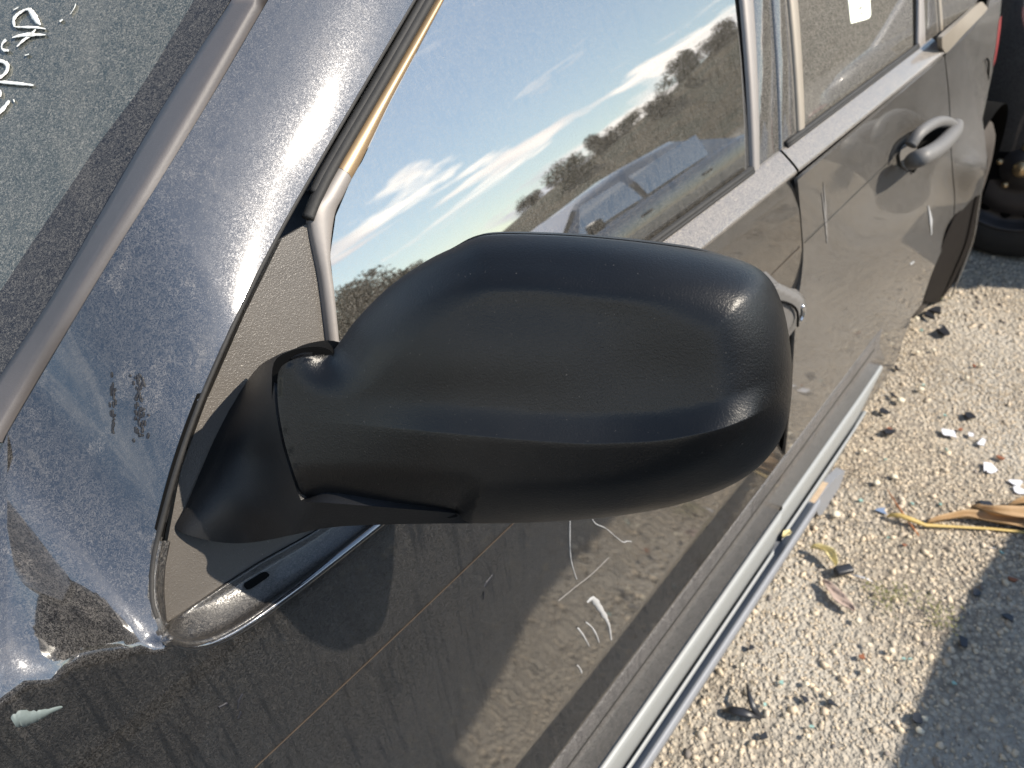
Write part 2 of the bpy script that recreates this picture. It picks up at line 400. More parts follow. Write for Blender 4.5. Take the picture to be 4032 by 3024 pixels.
gv = [(x, y, terrain(x, y)-.012) for y in gx for x in gx]; n_ = len(gx)
gf = [(j*n_+i, j*n_+i+1, (j+1)*n_+i+1, (j+1)*n_+i) for j in range(n_-1) for i in range(n_-1)]
def hill_mat():
    m = Mt('gravel_and_scrub'); g = m.new('NewGeometry'); s3 = m.new('SeparateXYZ'); m.L.new(g.outputs['Position'], s3.inputs[0])
    n = m.noise(.35, 6, .65); k = m.math('ADD', m.rng(s3.outputs[2], .1, 1.4), m.math('MULTIPLY', m.math('SUBTRACT', n, .5), 1.2))
    c = m.mix(m.rng(m.noise(1.2, 7, .75), .35, .65), (.035, .03, .014), (.13, .095, .045)); c = m.mix(m.rng(m.noise(.5, 5), .48, .56), c, (.035, .038, .015))
    gr = m.mix(m.noise(30, 4), (.30, .27, .23), (.42, .38, .32))
    return m.done(m.bsdf(m.mix(m.rng(k, .3, .6), gr, c), .95, 0, m.bump(m.noise(2.5, 8, .7), .25, 1)))
g0 = mesh('ground', gv, gf, hill_mat()); tag(g0, 'wide gravel yard rising into a scrub covered hill', None, None, 'structure')
nx = 60; gy_ = np.linspace(-4.5, 4.5, nx); gxx = np.linspace(-2.5, 6.5, nx)
yv = [(x, y, .012*math.sin(2.1*x+1)*math.sin(1.7*y)+.004*math.sin(9*x+2*y)) for y in gy_ for x in gxx]
g1 = mesh('gravel_yard', yv, [(j*nx+i, j*nx+i+1, (j+1)*nx+i+1, (j+1)*nx+i) for j in range(nx-1) for i in range(nx-1)], M['ground']); tag(g1, 'sunlit pale gravel yard beside the car', None, None, 'structure')
def yardz(x, y): return .012*np.sin(2.1*x+1)*np.sin(1.7*y)+.004*np.sin(9*x+2*y)
def stones(name, n, xr, yr, smin, smax, seed, lab, dens=None):
    g = np.random.default_rng(seed); bm = bmesh.new(); bmesh.ops.create_icosphere(bm, subdivisions=1, radius=1); bv = np.array([v.co[:] for v in bm.verts]); bf = np.array([[v.index for v in f.verts] for f in bm.faces]); bm.free()
    var = []
    for k in range(24):
        d = bv*(1+.30*g.standard_normal((len(bv), 1)).clip(-1.2, 1.2)); d = d*np.array([1, g.uniform(.6, 1), g.uniform(.45, .75)]); var.append(d)
    x = g.uniform(*xr, n); y = g.uniform(*yr, n)
    if dens is not None: k = g.random(n) < dens(x, y); x, y = x[k], y[k]; n = len(x)
    s = smin*(smax/smin)**(g.random(n)**2.0); a = g.uniform(0, 6.283, n); ti = g.normal(0, .35, n)
    ca, sa, ct, st = np.cos(a), np.sin(a), np.cos(ti), np.sin(ti)
    vi = g.integers(0, 24, n); B = np.array(var)[vi]*s[:, None, None]
    X_ = B[..., 0]; Y_ = B[..., 1]*ct[:, None]-B[..., 2]*st[:, None]; Z_ = B[..., 1]*st[:, None]+B[..., 2]*ct[:, None]
    V = np.stack([X_*ca[:, None]-Y_*sa[:, None]+x[:, None], X_*sa[:, None]+Y_*ca[:, None]+y[:, None], Z_+(yardz(x, y)+s*.12)[:, None]], -1).reshape(-1, 3)
    Fc = (bf[None]+(np.arange(n)*len(bv))[:, None, None]).reshape(-1, 3)
    me = bpy.data.meshes.new(name); me.vertices.add(len(V)); me.vertices.foreach_set('co', V.ravel()); me.loops.add(Fc.size); me.loops.foreach_set('vertex_index', Fc.ravel().astype(np.int32))
    me.polygons.add(len(Fc)); me.polygons.foreach_set('loop_start', np.arange(0, Fc.size, 3, dtype=np.int32)); me.polygons.foreach_set('loop_total', np.full(len(Fc), 3, np.int32)); me.update(); me.validate()
    o = link(name, me, M['stone']); return tag(o, lab, None, None, 'stuff')
def patch(x, y): return np.clip(.62+.5*np.sin(2.3*x+1.1*y)*np.sin(1.9*y-x+.6)+.3*np.sin(7*x+3)*np.sin(6*y), .16, 1)
stones('gravel', 12000, (.3, 4.2), (-1.5, .5),   .0035, .0115, 3, 'loose pale gravel covering the yard', lambda x, y: patch(x*1.3+2, y*1.4)**1.4)
stones('fine_gravel', 80000, (.4, 3.3), (-1.1, .22), .0018, .0048, 4, 'finer grit between the gravel stones', patch)
stones('gravel_beyond', 9000, (-2.4, 6.2), (-4.3, -1.0), .006, .02, 5, 'gravel further from the car')

def leafm(name, a, b):
    m = Mt(name); g = m.new('NewGeometry'); c = m.mix(g.outputs['Random Per Island'], a, b); return m.done(m.bsdf(c, .8, 0, None))
M['leaf'] = leafm('olive_foliage', (.045, .05, .018), (.11, .10, .04)); M['leaf2'] = leafm('brown_green_foliage', (.06, .05, .025), (.12, .09, .045)); M['bark'] = simple('bark', (.09, .07, .05), .95, 0, .3, 8)
def tree_mesh(seed, H, Wd, n, mat):
    g = np.random.default_rng(seed); cl = []
    for k in range(16): cl.append((g.normal(0, .26)*Wd, g.normal(0, .26)*Wd, H*g.uniform(.14, .78), g.uniform(.16, .34)*Wd))
    V = []; Fc = []
    for i in range(n):
        cx, cy, cz, r = cl[g.integers(len(cl))]; d = g.standard_normal(3); d /= np.linalg.norm(d); p = np.array([cx, cy, cz])+d*r*g.random()**.4
        a = g.standard_normal(3); a /= np.linalg.norm(a); b = np.cross(a, g.standard_normal(3)); b /= np.linalg.norm(b); s = g.uniform(.08, .2)*H/5
        k = len(V); V += [p+a*s, p+b*s*.6, p-a*s, p-b*s*.6]; Fc.append((k, k+1, k+2, k+3))
    me = bpy.data.meshes.new('crown'); me.from_pydata([tuple(v) for v in V], [], Fc); me.materials.append(M[mat]); return me
TM = [tree_mesh(11+i, 4.0, 4.4, 5200, 'leaf' if i % 2 else 'leaf2') for i in range(4)]
def trunk_mesh():
    bm = bmesh.new(); bmesh.ops.create_cone(bm, segments=8, radius1=.16, radius2=.05, depth=3.2, cap_ends=True); bmesh.ops.translate(bm, vec=(0, 0, 1.5), verts=bm.verts)
    for a in range(4):
        t = bmesh.ops.create_cone(bm, segments=6, radius1=.07, radius2=.02, depth=1.8, cap_ends=True)['verts']; R_ = Matrix.Rotation(a*1.6, 4, 'Z') @ Matrix.Rotation(.7, 4, 'Y') 
        bmesh.ops.transform(bm, matrix=Matrix.Translation((0, 0, 1.6)) @ R_ @ Matrix.Translation((0, 0, .9)), verts=t)
    me = bpy.data.meshes.new('trunk'); bm.to_mesh(me); bm.free(); me.materials.append(M['bark']); return me
TK = trunk_mesh()
azs = [27, 30.5, 33, 35.5, 38, 41, 45, 56, 59, 61, 64, 68, 73, 79, 86, 94, 103, 113, 124, 136]
for i, az in enumerate(azs):
    r_ = 50+5*math.sin(i*2.3); a = -math.radians(az); x, y = 1+r_*math.cos(a), r_*math.sin(a)
    t = empty('tree', (x, y, float(terrain(x, y))-.55), 'bushy olive green tree standing on the hillside across the yard', 'tree', 'trees along the hillside')
    k = 1.0 if 50 < az < 66 else .55; k *= 1+.25*math.sin(i*1.7)
    for nm, me in (('trunk', TK), ('crown', TM[i % 4])):
        o = bpy.data.objects.new(nm, me); COL.objects.link(o); o.parent = t
    t.scale = (k, k, k); t.rotation_euler.z = i

# ---------------------------------------------------------------- the car body surfaces
PZ = np.array([.15, .30, .385, .45, .60, .75, .86, .879, .90, .96, 1.005, 1.03]); PY = np.array([-.05, -.05, -.047, -.0285, -.0170, -.0075, -.0008, .0, .0003, .0022, .006, .011])
_w = [(rng.uniform(4, 16), rng.uniform(4, 16), rng.uniform(0, 6.3)) for _ in range(7)]
def wav(x, z, A=.00022):
    s = 0
    for a, b, c in _w: s = s+np.sin(a*x+b*z+c)
    return A*s
def S(x, z):                       # door skin below the shoulder
    return np.interp(z, PZ, PY)
def G(x, z):                       # side glass: leans in 20 degrees and curves
    t = z-1.065; return .045+.34*t+.22*t*t*np.sign(t)*1+.004*(x-.9)**2
ZLx = np.array([-1.6, -.35, -.10, .0, .025, .055, .10, .14, .20, .317, .534, .9, 1.4]); ZLz = np.array([1.0, 1.05, 1.09, 1.105, 1.09, 1.055, 1.070, 1.115, 1.165, 1.236, 1.358, 1.50, 1.56])
_xx = np.linspace(-1.6, 1.4, 301); _zz = np.interp(_xx, ZLx, ZLz)
_k = np.exp(-np.linspace(-1.5, 1.5, 5)**2); _k /= _k.sum(); _zz = np.convolve(np.pad(_zz, 2, mode='edge'), _k, 'valid')
def ZL(x): return np.interp(x, _xx, _zz)
def FA(x, z):                      # fender, door front and windscreen pillar in one sheet
    zl = ZL(x); t = z-zl; k = sst(x, -.03, .36)
    y0 = np.where(z < zl, S(x, z), 0); 
    ys = S(x, np.minimum(z, zl)); yg = G(x, zl)
    yl = (1-k)*S(x, zl)+k*yg
    low = (1-k)*ys + k*(np.where(z < 1.0, ys, ys))
    r_ = .010; tp = (np.sqrt(np.maximum(t, 0)**2+r_*r_)-r_); up = yl+np.interp(x, [.04, .14, .22, .28, .35, .5, .8], [1.35, .95, .72, .66, .58, .50, .48])*tp+1.4*np.maximum(t, 0)**2
    # soften slope beyond 45 degrees
    return np.where(t > 0, up, np.minimum(ys, 9)) + wav(x, z)
def pillar_map(P2):
    x, z = P2[:, 0], P2[:, 1]; return np.stack([x, FA(x, z), z], 1)
def on(Fn, off=0.):
    def mp(P2):
        x, z = P2[:, 0], P2[:, 1]; return np.stack([x, Fn(x, z)-off, z], 1)
    return mp
def xz(px, Fn): q = hit(px, Fn); return q[:, [0, 2]]
def Gp(off): return lambda x, z: G(x, z)-off

car = empty('parked_car', (1.3, .85, 0), 'dusty dark grey car filling the foreground with a black door mirror', 'car')

# body side sheet: fender + windscreen pillar + front door
rim_px = [(1560, 2013), (1500, 2063), (1400, 2143), (1300, 2222), (1200, 2300), (1100, 2374), (1000, 2446), (900, 2506), (820, 2540), (750, 2552), (690, 2538), (650, 2500), (622, 2440), (604, 2370), (598, 2300), (606, 2220), (625, 2130)]
edge_px = [(625, 2130), (700, 1850), (795, 1580), (945, 1235), (1095, 935), (1290, 590), (1636, 0)]
strip_r = [(1056, 0), (840, 371), (623, 723), (424, 1040), (150, 1500), (30, 1705)]
rim2 = cr(rim_px, 6); edge2 = cr(edge_px, 8)[1:]
rimxz = xz(rim2, FA); edgexz = xz(edge2, FA); stripxz = xz(cr(strip_r, 6), FA)
gap_px = [(3137, 704), (3158, 962), (3152, 1094), (3131, 1244), (3110, 1560), (3075, 1960)]
gapxz = xz(cr(gap_px, 6), S)
X0 = -.95
top_ext = edgexz[-1] + (edgexz[-1]-edgexz[-6])/np.linalg.norm(edgexz[-1]-edgexz[-6])*.45
top_ext2 = stripxz[0] + (stripxz[0]-stripxz[6])/np.linalg.norm(stripxz[0]-stripxz[6])*.5
bot_ext = stripxz[-1]+np.array([-.22, -.13])
poly = [(X0, .385), (gapxz[-1][0]-.0, .385)] + [tuple(p) for p in gapxz[::-1] if p[1] > .39] + [(gapxz[0][0]-.001, 1.028)]
poly += [(x, 1.0275) for x in np.arange(1.06, rimxz[0][0]+.01, -.02)]
poly += [tuple(p) for p in rimxz] + [tuple(p) for p in edgexz] + [tuple(top_ext), tuple(top_ext2)] + [tuple(p) for p in stripxz] + [tuple(bot_ext), (X0, 1.03)]

panel('body_side', poly, on(FA), .010, M['paint_w'], car, .006, eps=.0008)

# rounded rim and ledge of the pocket under the mirror patch, running into the belt moulding
def strip_loft(name, A, B, prof, n, mat, out=None):
    """A, B: matching 3D lines; prof: (t across, lift off the surface)"""
    A = resample(A, n); B = resample(B, n); rows = []
    for i in range(n):
        T = (A[min(i+1, n-1)]-A[max(i-1, 0)]); T /= np.linalg.norm(T)+1e-9; W = B[i]-A[i]
        nn = np.cross(T, W); nn /= np.linalg.norm(nn)+1e-9
        if nn @ (CAM-A[i]) < 0: nn = -nn
        rows.append([A[i]+W*t+nn*h for t, h in prof])
    return loft(name, rows, mat, car)
patch_in_px = [(1560, 1890), (1440, 1960), (1330, 2030), (1230, 2095), (1130, 2150), (1030, 2205), (950, 2255), (880, 2300), (820, 2340), (760, 2380), (715, 2412), (680, 2437), (650, 2458), (641, 2400), (636, 2320), (642, 2225), (660, 2130)]
RA = hit(cr(rim_px, 6), FA); RB = hit(cr(patch_in_px, 6), Gp(-.003))
def circ(n0, n1, w, h):   # quarter-round bead then a sagging floor
    return [(t, x) for t, x in ((-.02, -.004), (-.01, -.0005), (.02, .0016), (.055, .0026), (.09, .0027), (.12, .0020), (.15, .0008), (.18, -.0012), (.23, -.0030), (.32, -.0040), (.5, -.0042), (.66, -.0034), (.78, -.0024), (.86, -.0010), (.92, .0016), (.96, .0022), (1.0, -.002))]
npk = 120
RAr, RBr = RA, RB
pocket = strip_loft('mirror_pocket', RAr, RBr, circ(0, 0, 0, 0), npk, M['pocket_dark'])
tube('pocket_rim', resample(RA, 110)[:84]+np.array([0, .0012, 0]), np.r_[np.full(62, .0036), np.linspace(.0036, .0008, 22)], M['clean'], car, 12)
slot = at([(962, 2300), (1050, 2248), (1062, 2268), (975, 2322)], y=.02)
def lerp(a, b, t): return a+(b-a)*t
# drain slot in the pocket floor
_pv = np.array([v.co[:] for v in pocket.data.vertices]); _c = (_pv-CAM) @ MW; _q = np.stack([2016+F_PX*_c[:, 0]/-_c[:, 2], 1512-F_PX*_c[:, 1]/-_c[:, 2]], 1)
def pocket_r(P): return np.linalg.norm(_pv[[int(np.argmin(((_q-p)**2).sum(1))) for p in P]]-CAM, axis=1)
_r0 = pocket_r([(970, 2305), (1050, 2262)])
def slot_map(P): return atr(P, np.interp(P[:, 0], [970, 1050], _r0)-.0022)
panel('drain_slot', cr([(962, 2300), (1000, 2276), (1040, 2252), (1055, 2256), (1060, 2268), (1022, 2296), (984, 2320), (967, 2316)], 3, True), slot_map, 9, M['void'], car, .004, eps=1)

# mirror patch: the grained triangular sail
sail_out = [(1214, 878), (1258, 1105), (1288, 1352), (1300, 1500), (1420, 1800), (1450, 1950)] 
sail_px = [(1214, 878)] + [(1262, 1110), (1290, 1350), (1310, 1520), (1420, 1750), (1470, 1945)] + patch_in_px[1:] + [(712, 1850), (810, 1585), (962, 1240), (1110, 940)]
sp2 = resample(np.array(sail_px+[sail_px[0]]), 160)[:-1]
panel('sail_patch', xz(sp2, Gp(-.004)), on(Gp(-.004)), .008, M['sail'], car, .006, eps=.0006)
# rubber seal between pillar and door
seal_a = [(1636, 0), (1290, 590), (1095, 935), (945, 1235), (795, 1580), (700, 1850), (625, 2130), (604, 2250), (604, 2370), (622, 2440)]
sa = hit(cr(seal_a, 8), FA); dz = np.array([0, 0, 0]); ext = sa[0]+(sa[0]-sa[4])/np.linalg.norm(sa[0]-sa[4])*.35
sa = np.vstack([ext, sa]); ei_ = hit(cr([(1650, 0), (1304, 590), (1110, 935), (961, 1235), (811, 1580), (714, 1850), (660, 2130)], 8), Gp(-.002)); eo_ = hit(edge2[::-1], FA)
strip_loft('door_edge', eo_, ei_, [(0, -.005), (0, 0), (.3, .0002), (.5, -.002), (1.0, -.003)], 90, M['void'])
tube('door_seal', sa+np.array([0, .002, 0]), .0024, M['rubber'], car, 8, .8)
seal_b = [(1690, 0), (1500, 330), (1318, 640), (1250, 770), (1212, 860)]
sb = hit(cr(seal_b, 6), Gp(.002)); ext = sb[0]+(sb[0]-sb[4])/np.linalg.norm(sb[0]-sb[4])*.35
tube('pillar_rubber', np.vstack([ext, sb]), .0055, M['rubber'], car, 8, .8)
seal_c = [(1664, 0), (1470, 340), (1290, 650), (1235, 760)]
sb = hit(cr(seal_c, 6), Gp(.0)); ext = sb[0]+(sb[0]-sb[4])/np.linalg.norm(sb[0]-sb[4])*.35
tube('pillar_rubber', np.vstack([ext, sb]), .0045, M['rubber'], car, 8, .8)

# window frame of the front door: brownish upper piece, grey lower piece
fr_l = [(1714, 0), (1520, 330), (1325, 660)]; fr_r = [(1749, 0), (1642, 203), (1534, 407), (1425, 637), (1385, 712)]
def band(name, a, b, prof, mat, Fn, n=60, extend=0):
    A = hit(cr(a, 6), Fn); B = hit(cr(b, 6), Fn)
    A = resample(A, n); B = resample(B, n)
    if extend:
        A = np.vstack([A[0]+(A[0]-A[5])/np.linalg.norm(A[0]-A[5])*extend, A]); B = np.vstack([B[0]+(B[0]-B[5])/np.linalg.norm(B[0]-B[5])*extend, B])
    rows = []; n = len(A)
    for i in range(n):
        T = (A[min(i+1, n-1)]-A[max(i-1, 0)]); T /= np.linalg.norm(T)+1e-9; W = B[i]-A[i]
        nn = np.cross(T, W); nn /= np.linalg.norm(nn)+1e-9
        if nn @ (CAM-A[i]) < 0: nn = -nn
        rows.append([A[i]+W*t+nn*h for t, h in prof])
    return loft(name, rows, mat, car)
RND = [(0, -.006), (0, .001), (.08, .0035), (.2, .005), (.4, .0062), (.6, .006), (.8, .004), (.93, .001), (1.0, -.004)]
FLT = [(0, -.006), (0, .002), (.06, .0028), (.5, .003), (.94, .0026), (1.0, .001), (1.0, -.006)]
band('window_frame', fr_l, fr_r, RND, M['frame'], Gp(0), extend=.35)
band('window_frame', [(1325, 662), (1265, 762), (1218, 850), (1262, 1105), (1292, 1350), (1310, 1500)], [(1385, 714), (1352, 780), (1322, 850), (1300, 1005), (1312, 1120), (1330, 1320)], RND, M['frame2'], Gp(0))

# glass of the front door
gl = xz([(1385, 700), (1425, 637), (1534, 407), (1642, 203), (1749, 0)], Gp(-.004))
gt = gl[-1]+(gl[-1]-gl[-2])/np.linalg.norm(gl[-1]-gl[-2])*.12
gb = xz([(2905, 0), (2962, 703)], Gp(-.004)); gbt = gb[0]+(gb[0]-gb[1])*.28
gbt = np.array([gb[0][0]+(gb[0][0]-gb[1][0])/(gb[0][1]-gb[1][1])*(1.52-gb[0][1]), 1.52])
gp_ = [tuple(p) for p in xz([(1310, 1500), (1330, 1320), (1312, 1120), (1300, 1005), (1322, 850), (1352, 780)], Gp(-.004))]+[tuple(p) for p in gl]+[tuple(gt), (gt[0]+.12, 1.50), (.85, 1.52), tuple(gbt), tuple(gb[1]), (gb[1][0], 1.062), (.34, 1.060)]
panel('front_door_glass', gp_, on(Gp(-.004)), .02, M['glass'], car, .004, eps=.001)

# belt moulding (chamfer between door skin and glass) and the glass wiper strips
def sweep(name, prof, x0, x1, mat, n=14, yoff=None, parent=None):
    xs = np.linspace(x0, x1, n); rows = [[(x, y+(yoff(x) if yoff else 0), z) for y, z in prof] for x in xs]
    o = loft(name, rows, mat, parent or car); return o
BELT = [(.020, 1.018), (.0115, 1.0285), (.0085, 1.0295), (.0068, 1.0318), (.0078, 1.0352), (.011, 1.0385), (.018, 1.0445), (.026, 1.0505), (.033, 1.0555), (.0375, 1.0585), (.0405, 1.0600), (.0430, 1.0590)]
xg = float(hit([(3131, 703)], S)[0][0])
sweep('belt_moulding', BELT, .262, xg-.004, M['belt'])
xr = float(hit([(3714, 219)], S)[0][0])
sweep('belt_moulding', BELT, xg+.003, xr-.008, M['belt'])
for zz, rr in ((1.064, .0042), (1.0605, .003)):
    tube('glass_wiper', [(x, G(x, zz)-.004-(.002 if rr < .004 else 0), zz) for x in np.linspace(.30, xg-.10, 20)], rr, M['rubber'], car, 8)
    tube('glass_wiper', [(x, G(x, zz)-.004-(.002 if rr < .004 else 0), zz) for x in np.linspace(xg+.02, xr-.10, 20)], rr, M['rubber'], car, 8)

# pillars and frames between the windows
def gband(name, l, r, prof, mat, off=0.):
    """upright strip on the glass surface between two photo lines, run on up to the roof"""
    def lin(q):
        a, b = hit([q[0], q[1]], Gp(off)); d = (a-b)/(a[2]-b[2]); zs = np.linspace(b[2], 1.50, 16)
        return np.array([[b[0]+d[0]*(z-b[2]), G(b[0]+d[0]*(z-b[2]), z)-off, z] for z in zs])
    A, B = lin(l), lin(r); rows = []
    for i in range(16):
        T = A[min(i+1, 15)]-A[max(i-1, 0)]; T /= np.linalg.norm(T); W = B[i]-A[i]; nn = np.cross(T, W); nn /= np.linalg.norm(nn)
        if nn[1] > 0: nn = -nn
        rows.append([A[i]+W*t+nn*h for t, h in prof])
    return loft(name, rows, mat, car)
PL = [(0, -.008), (0, 0), (.06, .0012), (.94, .0012), (1, 0), (1, -.008)]
PR = [(0, -.008), (0, .001), (.15, .004), (.5, .0055), (.85, .004), (1, .001), (1, -.008)]
gband('window_channel', [(2896, 0), (2944, 708)], [(2920, 0), (2962, 704)], [(0, -.004), (.1, -.006), (.9, -.006), (1, -.004)], M['void'], .0)
gband('pillar_frame', [(2920, 0), (2962, 704)], [(2962, 0), (2984, 690)], PR, M['frame2'])
gband('door_pillar', [(2962, 0), (2984, 690)], [(3036, 0), (3068, 628)], PL, M['gloss'])
gband('window_channel', [(3036, 0), (3068, 628)], [(3042, 0), (3074, 622)], [(0, -.004), (1, -.004)], M['void'])
gband('door_pillar', [(3042, 0), (3074, 622)], [(3098, 0), (3138, 564)], PL, M['gloss'])
gband('window_channel', [(3098, 0), (3134, 566)], [(3104, 0), (3142, 560)], [(0, -.004), (1, -.004)], M['void'])
gband('pillar_frame', [(3104, 0), (3142, 560)], [(3136, 0), (3164, 540)], PR, M['frame3'])
q = xz([(3137, 0), (3164, 540), (3601, 219), (3604, 0)], Gp(-.004))
panel('rear_door_glass', [(q[0][0]+(q[0][0]-q[1][0])*1.1, 1.5), tuple(q[0]), tuple(q[1]), (q[1][0], 1.061), (q[2][0], 1.061), tuple(q[2]), tuple(q[3]), (q[3][0]+.05, 1.5)], on(Gp(-.004)), .03, M['glass_r'], car, .004, eps=.001)
gband('window_channel', [(3601, 0), (3603, 219)], [(3614, 0), (3612, 214)], [(0, -.003), (1, -.003)], M['void'])
gband('pillar_frame', [(3614, 0), (3612, 214)], [(3633, 0), (3641, 190)], PR, M['frame2'])
gband('door_pillar', [(3633, 0), (3641, 190)], [(3690, 0), (3700, 150)], PL, M['gloss'])
gband('pillar_frame', [(3690, 0), (3700, 150)], [(3700, 0), (3709, 142)], PR, M['frame3'])
q = xz([(3700, 0), (3709, 142), (3835, 22), (3850, 0)], Gp(-.004))
panel('quarter_glass', [tuple(q[0]), tuple(q[1]), tuple(q[2]), tuple(q[3]), (q[3][0]+.1, q[3][1]+.12), (q[0][0]+.02, 1.48)], on(Gp(-.004)), .03, M['glass_r'], car, .004, eps=.001)

# sticker on the rear door glass with its printed marks
def decal(name, pxs, Fn, off, mat, parent=car, rgt=.0012):
    q = np.array(pxs, float); P = hit(q, Fn); 
    c = P.mean(0); n = len(P); nr = np.cross(P[1]-P[0], P[2]-P[1]); nr /= np.linalg.norm(nr)
    if nr @ (CAM-c) < 0: nr = -nr
    V = [p+nr*off for p in P]+[p+nr*(off-rgt) for p in P]
    Fc = [tuple(range(n))]+[(i, (i+1) % n, n+(i+1) % n, n+i) for i in range(n)]
    o = mesh(name, V, Fc, mat, parent, False); fixn(o.data); return o
GR = Gp(-.004)
st = panel('paper_sticker', xz([(3335, -30), (3342, 40), (3346, 80), (3349, 93), (3396, 80), (3402, 79), (3422, 70), (3427, 58), (3424, 0), (3423, -30)], GR), on(lambda x, z: G(x, z)+.0028), .01, M['label'], car, .001, eps=.0005)
for a in ([(3348, 6), (3364, 2), (3364, 4), (3348, 8)], [(3357, 25), (3359, 25), (3361, 49), (3359, 49)], [(3353, 75), (3370, 69), (3370, 71), (3353, 77)],
          [(3378, 31), (3393, 27), (3389, 33), (3380, 35)], [(3380, 33), (3392, 29), (3387, 36), (3381, 36)], [(3384, 53), (3395, 48), (3391, 56), (3386, 57)]):
    decal('printed_mark', a, GR, .0018, M['ink'], car)

# ---- rear door and quarter: one surface fitted through its measured points
ctl = [((3137, 704), .0), ((3158, 962), .0), ((3152, 1094), -.008), ((3131, 1244), -.022), ((3110, 1560), -.045), ((3075, 1960), -.052), ((3541, 597), .0), ((3714, 219), .006), ((3734, 424), -.006), ((3755, 750), -.062), ((3760, 960), -.075),
       ((3640, 1180), -.062), ((3600, 1250), -.06), ((3847, 438), -.012), ((3886, 640), -.105), ((3863, 789), -.105), ((3943, 0), .10), ((3935, 99), .085), ((3920, 219), .06), ((3896, 318), .035), ((3872, 440), -.01), ((3441, 1329), -.046), ((3300, 1000), -.012), ((3400, 800), -.005), ((3300, 640), .002), ((3830, 100), .02), ((3820, 300), .012), ((3820, 600), -.068), ((3450, 1100), -.04), ((3600, 900), -.048), ((3250, 1400), -.04)]
cp = np.array([c[0] for c in ctl], float); cy = np.array([c[1] for c in ctl])
def U(r): r = np.maximum(r, 1e-9); return r*r*np.log(r)
sc_ = 1000.; A_ = U(np.linalg.norm((cp[:, None]-cp[None])/sc_, axis=2)) + np.eye(len(cp))*2e-3; Pm = np.c_[np.ones(len(cp)), cp/sc_]
K = np.block([[A_, Pm], [Pm.T, np.zeros((3, 3))]]); wt = np.linalg.solve(K, np.r_[cy, 0, 0, 0])
def Yr(p): return U(np.linalg.norm((p[:, None]-cp[None])/sc_, axis=2)) @ wt[:-3] + np.c_[np.ones(len(p)), p/sc_] @ wt[-3:]
def rear_map(off=0.):
    return lambda P2: at(P2, y=Yr(P2)-off)
rd_gap = cr([(3718, 222), (3730, 330), (3737, 424), (3741, 560), (3750, 690), (3757, 790), (3752, 880)], 5)
rd = np.vstack([cr([(3141, 706), (3162, 962), (3156, 1094), (3135, 1244), (3114, 1560), (3079, 1960)], 6), [(3100, 1782), (3441, 1329), (3560, 1290), (3585, 1262)], cr([(3640, 1180), (3700, 1000), (3748, 884)], 5)[:-1], rd_gap[::-1], [(3500, 400), (3300, 565)]])
rd = np.array([p for k, p in enumerate(rd)])
# keep a clean simple outline
rdoor = np.vstack([cr([(3141, 708), (3162, 962), (3156, 1094), (3135, 1244), (3114, 1560), (3092, 1792)], 6), [(3266, 1560), (3441, 1329), (3560, 1285)], cr([(3630, 1195), (3668, 1080), (3712, 975), (3748, 892)], 4)[:-1], rd_gap[::-1], resample(np.array([(3718, 222), (3141, 708)]), 12)[1:-1]])
panel('rear_door', rdoor, rear_map(), 26, M['paint_d'], car, .006, eps=2)
quarter = np.vstack([rd_gap + np.array([4, 0]), cr([(3760, 872), (3800, 815), (3840, 775), (3860, 768)], 5), [(3873, 716), (3884, 660), (3886, 620), (3877, 530), (3868, 470), (3900, 318), (3920, 219), (3935, 99), (3946, -40), (3905, -40)], [(3890, 35), (3724, 212)]])
panel('rear_quarter', quarter, rear_map(), 22, M['paint_d'], car, .006, eps=2)
qb = [(3709, 150), (3835, 28), (3866, 4), (3880, 20), (3893, 35), (3800, 130), (3724, 214), (3710, 185)]
panel('belt_moulding', resample(np.array(qb+[qb[0]]), 50)[:-1], lambda P2: at(P2, y=Yr(P2)+.002), 20, M['frame3'], car, .01, eps=2)
panel('tail_lamp', [(3936, 80), (3944, 62), (3940, 110), (3932, 170), (3920, 236), (3911, 262), (3923, 190)], lambda P2: at(P2, y=Yr(P2)-.003), 10, M['red'], car, .001, eps=2)
panel('arch_lip', np.vstack([cr([(3884, 640), (3872, 720), (3862, 792), (3840, 928), (3812, 1015), (3778, 1100), (3750, 1168)], 5), cr([(3747, 1168), (3773, 1098), (3806, 1013), (3834, 926), (3855, 792), (3868, 740)], 5)]), lambda P2: at(P2, y=-.10+.02*(P2[:, 1]-640)/500), 20, M['paint_d'], car, .004, eps=2)
wdg = np.vstack([cr([(3850, 766), (3800, 812), (3746, 882), (3698, 1000), (3638, 1182)], 5), cr([(3652, 1188), (3690, 1190), (3738, 1174), (3778, 1098), (3810, 1014), (3838, 928), (3860, 792)], 5)])
panel('tyre_side_sheet', wdg, lambda P2: at(P2, y=-.085+.035*(P2[:, 1]-766)/420+.012*np.sin((P2[:, 0]+P2[:, 1]*.35)/40)*0), 20, M['dark_sheet'], car, .02, eps=2)  # added dark sheet over the arch opening, standing in for the tyre's side
tube('fuel_door_edge', hit(cr([(3886, 232), (3893, 245), (3891, 300), (3888, 330)], 5), lambda x, z: 0*x+.035), .003, M['void'], car, 6)

